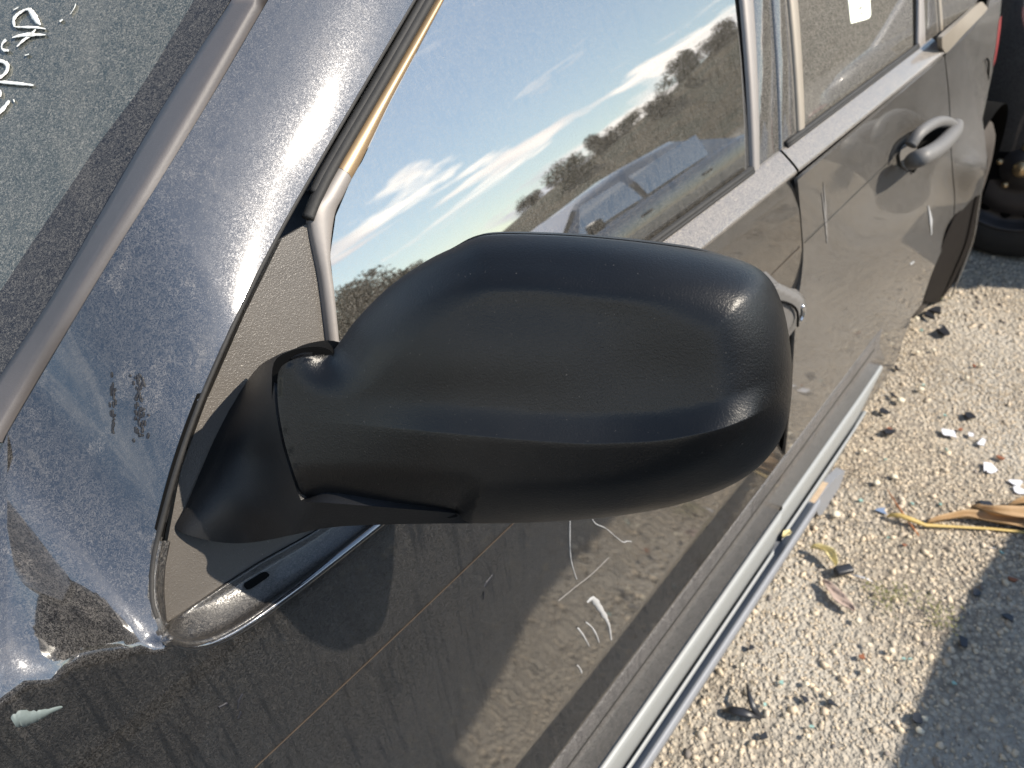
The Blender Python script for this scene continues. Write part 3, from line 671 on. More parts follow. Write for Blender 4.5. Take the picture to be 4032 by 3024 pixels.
# ---------------------------------------------------------------- door handles, sill, rear wheel
def hpath(q): return np.array([at1(a, b, y=c) for a, b, c in q])
ch = tube('door_handle', cr(hpath([(3590, 636, -.03), (3612, 626, -.056), (3655, 608, -.067), (3698, 580, -.070), (3735, 544, -.064), (3758, 515, -.050), (3764, 490, -.03)]), 6), [.010]*2+[.017]*33+[.011]*2, M['handle'], car, 14, 1.05)
tube('handle_bezel', cr(hpath([(3585, 572, -.028), (3625, 520, -.034), (3688, 482, -.04), (3737, 484, -.043), (3762, 508, -.043)]), 6), .012, M['handle'], car, 12)
panel('handle_cavity', cr([(3598, 600), (3640, 520), (3700, 478), (3748, 485), (3740, 530), (3680, 590), (3620, 650), (3598, 680)], 4, True), lambda P2: at(P2, y=Yr(P2)-.004), 14, M['void'], car, .003, eps=2)
panel('handle_cup', cr([(3545, 600), (3575, 560), (3600, 556), (3612, 600), (3600, 660), (3578, 668), (3552, 650)], 4, True), lambda P2: at(P2, y=Yr(P2)-.005), 14, M['handle'], car, .003, eps=2)
fh = cr([(3062, 1112), (3105, 1132), (3158, 1163), (3172, 1188), (3172, 1228), (3160, 1258), (3142, 1282), (3104, 1328)], 5)
fh = np.vstack([fh, [(3000, 1400), (2900, 1380), (2900, 1200), (3000, 1130)]])
panel('door_handle', fh, lambda P2: at(P2, y=-.052+.028*np.clip(1-pdist(P2, fh)/26, 0, 1)**2), 12, M['handle'], car, .03, eps=1.5)
tube('handle_bezel', cr([at1(a, b, y=-.056) for a, b in [(3030, 1196), (3066, 1188), (3102, 1194), (3130, 1212), (3141, 1238), (3141, 1284)]], 6), .0022, M['void'], car, 6)
tube('key_cover', cr([at1(a, b, y=-.050) for a, b in [(3158, 1205), (3163, 1225), (3160, 1244), (3152, 1262)]], 6), .0035, M['chrome'], car, 8)

_xg2 = float(at1(3480, 1414, y=-.078)[0])
def ln(px, y): q = at1(px, 2600, y=y); return (q[1], q[2])
s_top = ln(2493, -.047); s1 = ln(2545, -.052); s2 = ln(2650, -.078)
sweep('sill_skin', [(-.03, s_top[1]+.012), (s_top[0]+.004, s_top[1]+.004), (s_top[0]-.002, s_top[1]), s1, s2, (s2[0]+.02, s2[1]-.012)], -.9, _xg2+.02, M['sillp'], 30)
t0 = ln(2658, -.080); t1 = ln(2664, -.084); t2 = ln(2722, -.090); t3 = ln(2730, -.087); t4 = ln(2744, -.088)
xe = float(at1(3086, 1990, y=-.085)[0]); xe2 = float(at1(3478, 1415, y=-.08)[0]); xe3 = float(at1(3420, 1500, y=-.08)[0])
A = [(-.05, t0[1]+.002), t0, t1, ((t1[0]+t2[0])/2-.0008, (t1[1]+t2[1])/2), t2, t3, t4, (-.05, t4[1])]
tr = sweep('sill_trim', A, -.9, xe, M['trim'], 20)
fixn(tr.data)
B = [(y+.004 if i not in (0, 7) else y, z-.002) for i, (y, z) in enumerate(A)]
def taper(name, prof, x0, x1, mat, n=24, pw=.75):
    xs = np.linspace(x0, x1, n); top = max(p[1] for p in prof); rows = []
    for x in xs:
        k = 1-max(0, (x-(x0+(x1-x0)*pw))/((x1-x0)*(1-pw)))**1.5*.92; rows.append([(x, y, top+(z-top)*k) for y, z in prof])
    return loft(name, rows, mat, car, False, False)
taper('sill_trim', B, xe+.012, xe2, M['trim'])
r0 = ln(2746, -.088); r1 = ln(2752, -.094); r2 = ln(2770, -.097); r3 = ln(2778, -.092)
Rg = [r0, r1, r2, r3, (-.06, r3[1]-.004)]
xr1 = float(at1(3060, 2085, y=-.09)[0])
sweep('sill_ridge', Rg, -.9, xr1, M['trim'], 20); 
Rg2 = [(y+.003, z) for y, z in Rg]; taper('sill_ridge', Rg2, xr1+.05, xe2-.08, M['trim'], 24, .6)
sweep('dirt_ledge', [(-.05, r3[1]-.001), (ln(2780, -.090)), ln(2800, -.104), (-.05, ln(2800, -.104)[1]-.01)], -.9, xe2-.35, M['dirt'], 30)
o0 = ln(2796, -.106); o1 = ln(2803, -.113); o2 = ln(2828, -.120); o3 = ln(2836, -.114)
xo = float(at1(3225, 1975, y=-.115)[0])
sweep('outer_sill', [(-.06, o0[1]), o0, o1, ((o1[0]+o2[0])/2-.001, (o1[1]+o2[1])/2), o2, o3, (-.06, o3[1]-.03)], -.9, xo, M['trim2'], 24)
pb = cr([(3215, 1995), (3232, 1955), (3270, 1905), (3325, 1853), (3318, 1885), (3290, 1950), (3250, 2010), (3225, 2030)], 4, True)
panel('jacking_bracket', pb, lambda P2: at(P2, y=-.105), 20, M['trim2'], car, .02, eps=2)
# rough dusty underside behind the trims
und = np.vstack([[(3100, 1792), (3441, 1329), (3560, 1285), (3632, 1193), (3600, 1215), (3560, 1330), (3500, 1520), (3420, 1680), (3330, 1860), (3240, 1990), (3150, 2050), (3060, 2100), (3000, 2060)]])
panel('sill_underside', und, lambda P2: at(P2, y=-.045-.0*P2[:, 0]), 30, M['paint_d'], car, .02, eps=2)
sweep('sill_core', [(-.03, .40), (-.045, .375), (-.06, .28), (-.075, .2), (-.05, .17), (.2, .16)], -.95, xe2, M['rubber'], 8)

def make_wheel(c, axis, R, w, parent, rim='steel', tyre=None, face=1, holes=16, det=True):
    """tyre, rim disc with vent holes, hub and nuts; axis points to the outer face"""
    ax = np.array(axis, float)*face; k = R/.33
    prof = [(R*.66, -w/2), (R*.72, -w/2-.004), (R*.9, -w/2+.002), (R*.975, -w/2+.018), (R, -w/2+.035), (R, -w*.1), (R*.992, -w*.09), (R*.992, -w*.07), (R, -w*.06), (R, w*.06), (R*.992, w*.07), (R*.992, w*.09), (R, w*.1), (R, w/2-.035), (R*.975, w/2-.018), (R*.9, w/2-.002), (R*.80, w/2+.006), (R*.72, w/2+.004), (R*.66, w/2)]
    t = revolve('tyre', prof, c, ax, tyre or M['tyre'], parent, 56)
    o = w/2
    rp = [(R*.665, -o), (R*.68, o+.002), (R*.655, o+.006), (R*.64, o-.002), (R*.62, o-.03), (R*.55, o-.045), (R*.50, o-.018), (R*.38, o-.008), (R*.30, o-.02), (R*.22, o-.018), (R*.20, o+.0), (.001, o+.004)]
    rimo = revolve('rim', rp, c, ax, M[rim], parent, 56)
    q = Vector(ax).to_track_quat('Z', 'Y').to_matrix()
    if det:
        for i in range(holes):
            t_ = 2*math.pi*i/holes; p = np.array(c)+np.array(q @ Vector((R*.525*math.cos(t_), R*.525*math.sin(t_), o-.0295)))
            h = revolve('vent_hole', [(.001, .004), (R*.045, .004), (R*.05, .0), (R*.05, -.02)], p, ax, M['void'], None, 12)
            h.parent = rimo; h.matrix_parent_inverse = rimo.matrix_world.inverted()
        for i in range(5):
            t_ = 2*math.pi*i/5+.5; p = np.array(c)+np.array(q @ Vector((R*.215*math.cos(t_), R*.215*math.sin(t_), o-.004)))
            h = revolve('wheel_nut', [(.001, .016), (.009, .014), (.012, .008), (.012, -.015)], p, ax, M['hub'], None, 8)
            h.parent = rimo; h.matrix_parent_inverse = rimo.matrix_world.inverted()
        revolve('hub_cap', [(.001, o+.026), (.016, o+.024), (.028, o+.016), (.031, o+.002), (.031, o-.02)], c, ax, M['hub'], parent, 24)
    return t
wy = -.055
make_wheel((2.665, wy+.13, .335), (0, -1, 0), .335, .215, car, 'void', M['tyre_d'], det=False)
# wheel housing: dark arched liner
rows = []
for yy in (-.035, .05, .32):
    rows.append([(2.665+.385*math.cos(t), yy, .335+.385*math.sin(t)) for t in np.linspace(math.radians(-25), math.radians(205), 24)])
loft('arch_liner', rows, M['void'], car)
loft('arch_liner', [[(2.29, .32, .1), (2.29, .32, .75)], [(3.1, .32, .1), (3.1, .32, .75)]], M['void'], car)
make_wheel((-1.25+.33, .06, .335), (0, -1, 0), .335, .215, car, 'steel', M['tyre_d'], det=False)

# windscreen, its black border and side strip
sR = hit(cr(strip_r, 6), FA); sdir = sR[0]-sR[-1]; sdir /= np.linalg.norm(sdir); P0 = sR[-1]
wdir = np.array([-.20, .97, .13]); wdir -= sdir*(wdir@sdir); wdir /= np.linalg.norm(wdir); wn = np.cross(sdir, wdir); wn = wn if wn[2] > 0 else -wn
Wo = P0 - wn*.004
def wpt(pxs, off=0.):      # photo point -> windscreen plane
    d = ray(pxs); o = Wo+wn*off; t = ((o-CAM)@wn)/(d@wn); return CAM+d*t[:, None]
def wuv(pxs): q = wpt(pxs)-Wo; return np.stack([q@sdir, q@wdir], 1)
def wmap(off=0.): return lambda U_: Wo+U_[:, :1]*sdir+U_[:, 1:]*wdir+wn*(off-.05*np.maximum(U_[:, 1:]-.1, 0)**2)
fr_in = [(764, 0), (560, 335), (398, 552), (271, 741), (130, 950), (18, 1121), (-120, 1320)]
fu = wuv(cr(fr_in, 5)); su = wuv(cr([(895, 20), (640, 430), (385, 870), (195, 1200), (-15, 1530), (-160, 1760)], 5))
LU = .75; fl = [(LU, fu[0][1]+.0)] + [tuple(p) for p in fu]; fl2 = fl + [(fu[-1][0]-.2, fu[-1][1]+.08), (fu[-1][0]-.23, 1.35), (LU, 1.35)]
panel('windscreen', fl2, wmap(0), .04, M['ws'], car, .005, face=wn)
panel('windscreen_border', [(LU, su[0][1]-.004)] + [tuple(p) for p in su] + [(su[-1][0]-.3, su[-1][1]+.02), (fu[-1][0]-.31, 1.35), (fu[-1][0]-.232, 1.35), (fu[-1][0]-.202, fu[-1][1]+.08)] + fl[::-1], wmap(0), .03, M['frit'], car, .005, face=wn)
A_ = wpt(cr([(913, 0), (651, 407), (398, 841), (208, 1166), (0, 1483), (-150, 1720)], 6), .006); B_ = hit(cr([(1026, 0), (808, 371), (591, 723), (392, 1040), (121, 1500), (-20, 1735)], 6), FA)
def band3(name, A, B, prof, mat, n=60, ext=0):
    A = resample(A, n); B = resample(B, n)
    if ext: A = np.vstack([A[0]+(A[0]-A[6])/np.linalg.norm(A[0]-A[6])*ext, A]); B = np.vstack([B[0]+(B[0]-B[6])/np.linalg.norm(B[0]-B[6])*ext, B])
    rows = []
    for i in range(len(A)):
        T = (A[min(i+1, len(A)-1)]-A[max(i-1, 0)]); T /= np.linalg.norm(T); W = B[i]-A[i]; nn = np.cross(T, W); nn /= np.linalg.norm(nn)
        if nn @ (CAM-A[i]) < 0: nn = -nn
        rows.append([A[i]+W*t+nn*h for t, h in prof])
    return loft(name, rows, mat, car)
band3('windscreen_strip', A_, B_, [(-.05, -.012), (-.02, -.003), (.02, .0006), (.3, .0018), (.7, .0026), (.90, .0028), (.96, .0018), (1.0, -.002), (1.0, -.014)], M['strip'], ext=.4)
g1 = hit(cr([(1036, 0), (816, 371), (600, 723), (400, 1040), (130, 1500), (-5, 1735)], 6), FA)
band3('strip_groove', B_, g1+wn*0, [(-.3, -.006), (.5, -.007), (1.6, -.006)], M['void'], ext=.4)

# handwriting in paint marker on the windscreen
def stroke(name, pxs, w, mpf, mat, parent=car, th=.0008, sub=5):
    c = cr(pxs, sub); n = len(c); w = np.interp(np.linspace(0, 1, n), np.linspace(0, 1, len(np.atleast_1d(w))), np.atleast_1d(w)) if np.ndim(w) else np.full(n, w)
    T = np.gradient(c, axis=0); T /= np.linalg.norm(T, axis=1)[:, None]+1e-9; Np = np.stack([-T[:, 1], T[:, 0]], 1)
    jit = 1+.18*rng.standard_normal(n)
    L_, R_ = c+Np*(w*jit/2)[:, None], c-Np*(w*jit/2)[:, None]
    a, b = mpf(L_, th), mpf(R_, th); a0, b0 = mpf(L_, -.0003), mpf(R_, -.0003)
    return loft(name, [np.array([a0[i], a[i], (a[i]+b[i])/2, b[i], b0[i]]) for i in range(n)], mat, parent)
wst = lambda P, off: wpt(P, off+.0006)
for pts, w in (([(57, 105), (53, 80), (65, 60), (90, 42), (100, 37)], [9, 13, 14, 8, 4]), ([(98, 38), (112, 37), (122, 45), (135, 65), (148, 86), (160, 98)], [4, 12, 20, 22, 20, 4]),
               ([(60, 106), (100, 107), (140, 108), (180, 114)], [5, 9, 10, 4]), ([(48, 148), (80, 140), (115, 137), (180, 137)], [5, 11, 17, 5]),
               ([(140, 115), (118, 140), (90, 160), (66, 184)], [6, 9, 10, 4]), ([(24, 156), (10, 170), (6, 188), (16, 198), (35, 199)], [12, 8, 5, 12, 6]),
               ([(-30, 250), (0, 240), (26, 252), (28, 275), (10, 298), (-30, 320)], [14, 16, 16, 14, 12, 10]), ([(-30, 321), (30, 325), (90, 331), (132, 336)], [12, 13, 13, 5]),
               ([(-40, 470), (0, 440), (20, 418), (36, 396)], [16, 15, 14, 9]), ([(-10, 352), (2, 362), (0, 380)], [10, 8, 6]), ([(53, 390), (56, 402)], [6, 4]),
               ([(298, 14), (292, 32), (276, 56)], [5, 3, 2]), ([(235, 85), (247, 76)], [6, 6]), ([(98, 218), (114, 213)], [5, 3]), ([(52, 40), (72, 28)], [2, 6])):
    stroke('marker_stroke', pts, w, wst, M['white'])

# scratches, scuffs, rubbed marks and a pale patch on the paint
don = lambda P, off: hit(P, FA)+np.array([0, -1, 0.])*off
for pts, w in (([(2243, 2040), (2243, 2120), (2244, 2170), (2250, 2215), (2262, 2258), (2270, 2280)], [2.5, 3.5, 3, 3.5, 2.5, 4]), ([(2330, 2040), (2345, 2062), (2385, 2080), (2420, 2110), (2452, 2134), (2468, 2131), (2486, 2132)], [2.5, 4, 4, 3, 3.5, 3, 2.5])):
    stroke('deep_scratch', pts, np.array(w)*.8, don, M['scuff'])
for pts, w in (([(2198, 2366), (2260, 2315), (2330, 2260), (2396, 2195)], [2, 2.5, 2.5, 1]),):
    stroke('fine_scratch', pts, np.array(w)*.5, don, M['run'])
for pts, w in (([(2312, 2372), (2335, 2358), (2355, 2385), (2380, 2425), (2398, 2465), (2406, 2520)], [4, 20, 24, 16, 8, 3]), ([(2304, 2448), (2330, 2470), (2350, 2505), (2358, 2530)], [4, 6, 5, 2]), ([(2272, 2470), (2295, 2500), (2320, 2545)], [8, 5, 2]), ([(2270, 2618), (2282, 2630), (2290, 2650)], [6, 5, 4])):
    stroke('scuff_mark', pts, w, don, M['scuff'])
for pts, w in (([(1940, 2262), (1925, 2285), (1908, 2310)], [4, 12, 10]), ([(1905, 2330), (1903, 2360)], [7, 3]), ([(955, 2730), (940, 2760), (935, 2790)], [4, 9, 4]), ([(950, 2800), (935, 2830)], [10, 4]), ([(860, 2785), (895, 2768)], [6, 8])):
    stroke('rubbed_mark', pts, w, don, M['stain'])
for k in range(26):
    cx = 443+rng.normal(0, 5); y0 = 1455+rng.uniform(0, 250); stroke('rubbed_mark', [(cx, y0), (cx+rng.normal(0, 2), y0+rng.uniform(8, 28))], [2, 5, 2], don, M['stain'], sub=4)
for k in range(60):
    cx = 545+rng.normal(0, 15); y0 = 1460+rng.uniform(0, 280); stroke('rubbed_mark', [(cx, y0), (cx+rng.normal(0, 4), y0+rng.uniform(6, 24))], [2, 8, 3], don, M['stain'], sub=4)
stroke('pale_patch', [(52, 2845), (80, 2830), (130, 2822), (180, 2805), (245, 2782)], [40, 56, 46, 30, 4], don, M['grn_patch'], th=.0004)  # one pale green-grey patch at the lower left
q_ = lambda P, off: at(P, y=Yr(P)-off)
stroke('scuff_mark', [(3655, 810), (3664, 860), (3668, 925)], [4, 12, 5], q_, M['scuff'])
stroke('scuff_mark', [(3585, 1042), (3600, 1030)], [8, 8], q_, M['scuff'])
for y in (640, 1000): stroke('dust_run', [(3255-y*.02, 640+y*.12), (3262-y*.02, 800), (3258, 960)], [1, 5, 2], q_, M['run'])
# the brown line along the crease
crs = hit(np.array([(900, 3120), (1001, 3024), (1500, 2557), (2012, 2068), (2400, 1697), (2800, 1315), (3024, 1094), (3150, 972)]), S)
tube('crease_line', resample(crs, 40)-np.array([0, .0004, 0]), .0007, M['crease'], car, 6)
crs = at(np.array([(3170, 955), (3300, 830), (3420, 715), (3541, 597)]), y=-.002); tube('crease_line', crs, .0008, M['rubber'], car, 6)

# the rest of the shell, coarser: roof, far side, bonnet, tail, floor, cabin
xa = np.linspace(.95, 2.98, 12)
roof_e = [(x, G(x, 1.50)+.0, 1.50-max(0, x-2.4)*.05) for x in xa]
loft('roof', [[(x, y-.0, z), (x, y+.05, z+.045), (x, y+.25, z+.085), (x, .85, z+.11), (x, 1.7-y-.25, z+.085), (x, 1.7-y-.05, z+.045), (x, 1.7-y, z)] for x, y, z in roof_e], M['paint'], car)
loft('far_side', [[(x, 1.70-G(x, 1.5), 1.5), (x, 1.66, 1.06), (x, 1.70, 1.0), (x, 1.71, .85), (x, 1.74, .45), (x, 1.76, .2)] for x in np.linspace(-1.0, 3.05, 8)], M['paint'], car)
loft('tailgate', [[(2.98, .20, 1.5), (2.98, .85, 1.6), (2.98, 1.5, 1.5)], [(3.08, .12, 1.05), (3.12, .85, 1.05), (3.08, 1.6, 1.05)], [(3.08, .10, .45), (3.14, .85, .45), (3.08, 1.6, .45)], [(3.0, .12, .25), (3.06, .85, .25), (3.0, 1.6, .25)]], M['paint'], car)
loft('bonnet', [[(x, .05, 1.04+(x+1)*.04), (x, .16, 1.08+(x+1)*.04), (x, .85, 1.12+(x+1)*.05), (x, 1.55, 1.08+(x+1)*.04), (x, 1.63, 1.03+(x+1)*.04)] for x in np.linspace(-.95, -.28, 5)], M['paint'], car)
loft('front_end', [[(-.95, .02, .95), (-.98, .85, 1.05), (-.95, 1.68, .95)], [(-1.05, .1, .6), (-1.1, .85, .6), (-1.05, 1.6, .6)], [(-.98, .12, .25), (-1.0, .85, .25), (-.98, 1.6, .25)]], M['paint'], car)
box('floor_pan', (1.1, .85, .22), (4.0, 1.45, .04), M['void'], car)
box('dashboard', (.42, .88, .98), (.42, 1.35, .18), M['foot'], car, .05, 3)
for yy in (.5, 1.2):
    st_ = box('seat', (1.35, yy, .62), (.52, .48, .22), M['seatc'], car, .06, 3)
    box('backrest', (1.68, yy, .98), (.16, .48, .72), M['seatc'], car, .06, 3)
sw = [(.80+.05*math.sin(t), .48+.18*math.cos(t), 1.0+.17*math.sin(t)) for t in np.linspace(0, 2*math.pi, 33)]
tube('steering_wheel', sw, .014, M['foot'], car, 8, caps=False)
box('cabin_lining', (1.9, .85, .60), (2.6, 1.40, .02), M['void'], car)

# ---------------------------------------------------------------- the door mirror
hb = CAM+ray((1100, 1650))[0]/np.linalg.norm(ray((1100, 1650)))*.517
ht = CAM+ray((3115, 1450))[0]/np.linalg.norm(ray((3115, 1450)))*.462
mir = car
ub = (ht-hb)/np.linalg.norm(ht-hb); mid = (hb+ht)/2; vn = CAM-mid; vn -= ub*(vn@ub); vn /= np.linalg.norm(vn)
hz = np.cross(ub, [0, 0, 1.]); hz = hz if hz[1] < 0 else -hz; hz /= np.linalg.norm(hz)
pn = vn*.62+hz*.38; pn -= ub*(pn@ub); pn /= np.linalg.norm(pn)
def rplane(P): d = ray(P); dn = np.linalg.norm(d, axis=1); return ((hb-CAM)@pn)/(d@pn)*dn
top_px = [(1300, 1385), (1322, 1368), (1350, 1330), (1400, 1262), (1500, 1158), (1590, 1085), (1700, 1015), (1800, 968), (1850, 944), (1900, 930), (1980, 925), (2120, 927), (2300, 936), (2500, 955), (2680, 978), (2840, 1005), (2940, 1035), (3000, 1068), (3045, 1118), (3080, 1200), (3105, 1310), (3118, 1430), (3118, 1530), (3108, 1620), (3085, 1705), (3045, 1775), (2985, 1840), (2900, 1900), (2780, 1953), (2640, 1995), (2480, 2025), (2300, 2046), (2100, 2057), (1950, 2061), (1850, 2060)]
bot_px = [(1850, 2060), (1822, 2046), (1800, 2020), (1775, 2011), (1500, 1988), (1290, 1972), (1212, 1966)]
joi_px = [(1212, 1966), (1192, 1955), (1160, 1870), (1122, 1745), (1098, 1620), (1092, 1530), (1096, 1470), (1112, 1440), (1150, 1418), (1200, 1406), (1250, 1398), (1282, 1394), (1300, 1385)]
c_top = cr(top_px, 7); c_bot = cr(bot_px, 6); c_joi = cr(joi_px, 5)
hout = np.vstack([c_top, c_bot[1:-1], c_joi[:-1]]); open_edge = np.vstack([c_top, c_bot[1:]])
rl_x = [1000, 1150, 1600, 2000, 2300, 2600, 2850, 3000, 3100, 3200]; rl_y = [1640, 1650, 1692, 1728, 1750, 1738, 1690, 1625, 1560, 1480]
ul_x = [1200, 1500, 1800, 2100, 2400, 2700, 2900, 3100]; ul_y = [1420, 1230, 1120, 1110, 1150, 1165, 1130, 1120]
_rlx = np.linspace(1000, 3200, 200)
def smline(xs, ys):
    y = np.interp(_rlx, xs, ys); k = np.exp(-np.linspace(-2, 2, 31)**2); k /= k.sum(); return np.convolve(np.pad(y, 15, mode='edge'), k, 'valid')
RL = smline(rl_x, rl_y); UL = smline(ul_x, ul_y)
def hfield(P):
    x, y = P[:, 0], P[:, 1]; d = pdist(P, open_edge, False); d = d*np.where(~inside(P, hout) & (d < pdist(P, c_joi, False)), -1, 1); 
    # rounding radius: wide at the outer end and below, tighter along the top
    R = 235 - 60*sst(y, 1400, 1800) + 120*sst(x, 2350, 3000)
    R = np.where(x < 1500, R*(.8+.2*sst(x, 1000, 1500)), R)
    t = np.clip((d+9)/(R+9), 0, 1); h = (.028+.010*sst(x, 1150, 1800)+.010*sst(x, 2350, 2950))*(1-(1-t)**2.1)**.55
    m = sst(d, 0, 150)
    dy = y-np.interp(x, _rlx, RL); fade = sst(x, 1150, 1900)*(.35+.65*sst(x, 1200, 2600))*(1-.55*sst(x, 2750, 3050))
    rise = np.clip((dy+120)/120, 0, 1)**1.6; fall = np.maximum(dy, 0); fall = np.where(fall < 26, fall**2/52, fall-13)/300
    step = np.where(dy < 0, rise, 1)-fall*1.25
    h = h + .0090*m*fade*step
    sc1 = np.exp(-((x-2620)/330)**2-((y-1480)/190)**2); h = h-.0034*m*sc1
    h = h-.0018*m*np.exp(-((x-1750)/500)**2-((y-1560)/110)**2)
    du = y-np.interp(x, _rlx, UL); h = h + (.0016*m*sst(x, 1500, 2100)*np.exp(-(du/70)**2) + .0025*m*(sst(du, -90, 40)-1)*sst(x, 1400, 1900))*(1-sst(x, 2350, 2850))
    dj = pdist(P, c_joi, False); h = h-.0035*(1-np.clip(dj/16, 0, 1))**2-.004*(1-sst(dj, 0, 260))*0
    # shallow dome
    h = h+.008*m*np.exp(-((x-2200)/900)**2-((y-1500)/500)**2)
    return h
def hmap(P): return atr(P, rplane(P)-hfield(P))
ex = []
oe = resample(open_edge, 230); Tn = np.gradient(oe, axis=0); Tn /= np.linalg.norm(Tn, axis=1)[:, None]; Nn = np.stack([-Tn[:, 1], Tn[:, 0]], 1)
for dk in (5, 11, 18, 26, 35, 46):
    c_ = oe+Nn*dk; c_ = c_[inside(c_, hout)] if inside(c_, hout).mean() > .5 else (oe-Nn*dk)[inside(oe-Nn*dk, hout)]
    dd = pdist(c_, hout); ex += [tuple(p) for p, q in zip(c_, dd) if q > dk*.92]
je = resample(c_joi, 60)
def panel_h():
    poly = hout; sp = 20; a, b = poly.min(0), poly.max(0)
    gx, gy = np.meshgrid(np.arange(a[0]+sp/2, b[0], sp), np.arange(a[1]+sp/2, b[1], sp)); g = np.stack([gx.ravel(), gy.ravel()], 1); g = g[inside(g, poly)]
    g = g[(pdist(g, open_edge, False) > 54) & (pdist(g, c_joi, False) > 9) & ~((np.abs(g[:, 1]-np.interp(g[:, 0], _rlx, RL)+10) < 58) & (g[:, 0] > 1180))]
    xs = np.arange(1190, 3100, 12.)
    for o in (-62, -50, -38, -27, -18, -10, -4, 1, 6, 12, 19, 27, 37):
        q = np.stack([xs, np.interp(xs, _rlx, RL)+o], 1); q = q[inside(q, poly)]; q = q[(pdist(q, open_edge, False) > 54) & (pdist(q, c_joi, False) > 12)]; g = np.vstack([g, q])
    return list(map(tuple, g))
_p = panel_h()
P_big = 5000
mshell = panel('mirror_housing', hout, hmap, P_big, M['black'], mir, .006, eps=1.2, extra=ex+_p, back=pn)
# inner rim band and the mirror glass that faces back along the car
o2 = hout.copy(); cc_ = np.array([2150, 1500.]); 
up_ = (o2[:, 1] < 1400) & (o2[:, 0] > 1650)
o2 = np.array([p + (np.array([0, -6.]) if u else np.array([0, 0])) for p, u in zip(o2, up_)])
inn = cr([(1900, 945), (2300, 955), (2840, 1025), (3000, 1100), (3080, 1300), (3090, 1560), (3000, 1790), (2700, 1960), (2200, 2040), (1700, 2000), (1500, 1850), (1450, 1500), (1550, 1180), (1700, 1040)], 6, True)
rs_ = resample(np.vstack([cr(top_px, 4), cr(bot_px, 4)[1:], [(1300, 1700)]]), 220); _T = np.gradient(rs_, axis=0); _T /= np.linalg.norm(_T, axis=1)[:, None]; _N = np.stack([_T[:, 1], -_T[:, 0]], 1)
wo_ = np.where((rs_[:, 1] < 1200), 7.5*sst(rs_[:, 0], 1650, 1900)*(1-sst(rs_[:, 0], 2700, 2950))+.0, 0)-7*(1-(sst(rs_[:, 0], 1650, 1900)*(1-sst(rs_[:, 0], 2700, 2950)))*(rs_[:, 1] < 1200))
panel('mirror_rim', rs_+_N*wo_[:, None], lambda P: atr(P, rplane(P)+.0052), 60, M['foot'], mir, .016, eps=2, back=pn)
panel('mirror_glass', inn, lambda P: atr(P, rplane(P)+.0235), 60, M['chrome'], mir, -.002, eps=2)
# foot of the mirror: blends from the door patch up to the joint
def r_sail(P): q = hit(P, Gp(.0)); return np.linalg.norm(q-CAM, axis=1)
fc = []
for p in [(1092, 1470), (1090, 1540), (1096, 1620), (1120, 1745), (1158, 1870), (1190, 1955)]: fc.append((p, float((rplane(np.array([p]))-hfield(np.array([(p[0]+14, p[1])])))[0])+.0005))
for p, o in [((1300, 1378), .004), ((1225, 1360), .0), ((1150, 1378), -.002)]: fc.append((p, float(rplane(np.array([p]))[0])+o))
for p, o in [((1020, 1442), .002), ((960, 1520), .001), ((900, 1620), .001), ((840, 1740), .001), ((780, 1880), .001), ((730, 2000), .001), ((690, 2080), .001), ((760, 2110), -.008), ((880, 2136), -.02), ((1000, 2134), -.028), ((980, 1990), -.050), ((820, 2030), -.018), ((1050, 1800), -.066), ((1000, 1600), -.040), ((920, 1800), -.030)]: fc.append((p, float(r_sail(np.array([p]))[0])+o))
for p, o in [((1212, 1972), -.030), ((1500, 1994), -.024), ((1780, 2016), -.016), ((1500, 2064), -.002), ((1870, 2061), .001), ((1300, 2074), -.004), ((1150, 2106), -.006)]: fc.append((p, float(rplane(np.array([p]))[0])+o))
fp = np.array([c[0] for c in fc], float); fr = np.array([c[1] for c in fc])
A3 = U(np.linalg.norm((fp[:, None]-fp[None])/600, axis=2))+np.eye(len(fp))*2e-2; P3 = np.c_[np.ones(len(fp)), fp/600]
w3 = np.linalg.solve(np.block([[A3, P3], [P3.T, np.zeros((3, 3))]]), np.r_[fr, 0, 0, 0])
def fmap(P): return atr(P, U(np.linalg.norm((P[:, None]-fp[None])/600, axis=2)) @ w3[:-3] + np.c_[np.ones(len(P)), P/600] @ w3[-3:])
f_out = np.vstack([cr([(1304, 1379), (1262, 1364), (1222, 1358), (1150, 1376), (1085, 1402), (1018, 1444), (960, 1520), (900, 1620), (840, 1740), (780, 1880), (730, 2000), (692, 2078), (760, 2112), (880, 2137), (1000, 2135), (1150, 2107), (1300, 2077), (1500, 2066), (1700, 2062), (1862, 2061)], 6),
                   cr([(1830, 2052), (1808, 2028), (1775, 2019), (1500, 1996), (1290, 1980), (1200, 1974), (1180, 1958), (1149, 1872), (1111, 1747), (1087, 1622), (1081, 1532), (1084, 1462), (1102, 1432), (1150, 1408), (1210, 1390), (1270, 1384)], 6)])
panel('mirror_foot', f_out, fmap, 22, M['foot'], mir, .012, eps=2)
# dark joint wall behind the gap
panel('mirror_joint', cr([(1310, 1390), (1220, 1366), (1090, 1410), (1070, 1520), (1078, 1630), (1105, 1750), (1140, 1880), (1190, 1985), (1500, 2008), (1800, 2035), (1600, 1900), (1350, 1700), (1300, 1500)], 5, True), lambda P: atr(P, rplane(P)-.012), 40, M['void'], mir, .02, eps=2)
tube('mirror_arm', [hit([(1150, 1750)], Gp(-.01))[0], atr([(1250, 1700)], rplane(np.array([(1250, 1700)]))+.012)[0]], .018, M['void'], mir, 14)

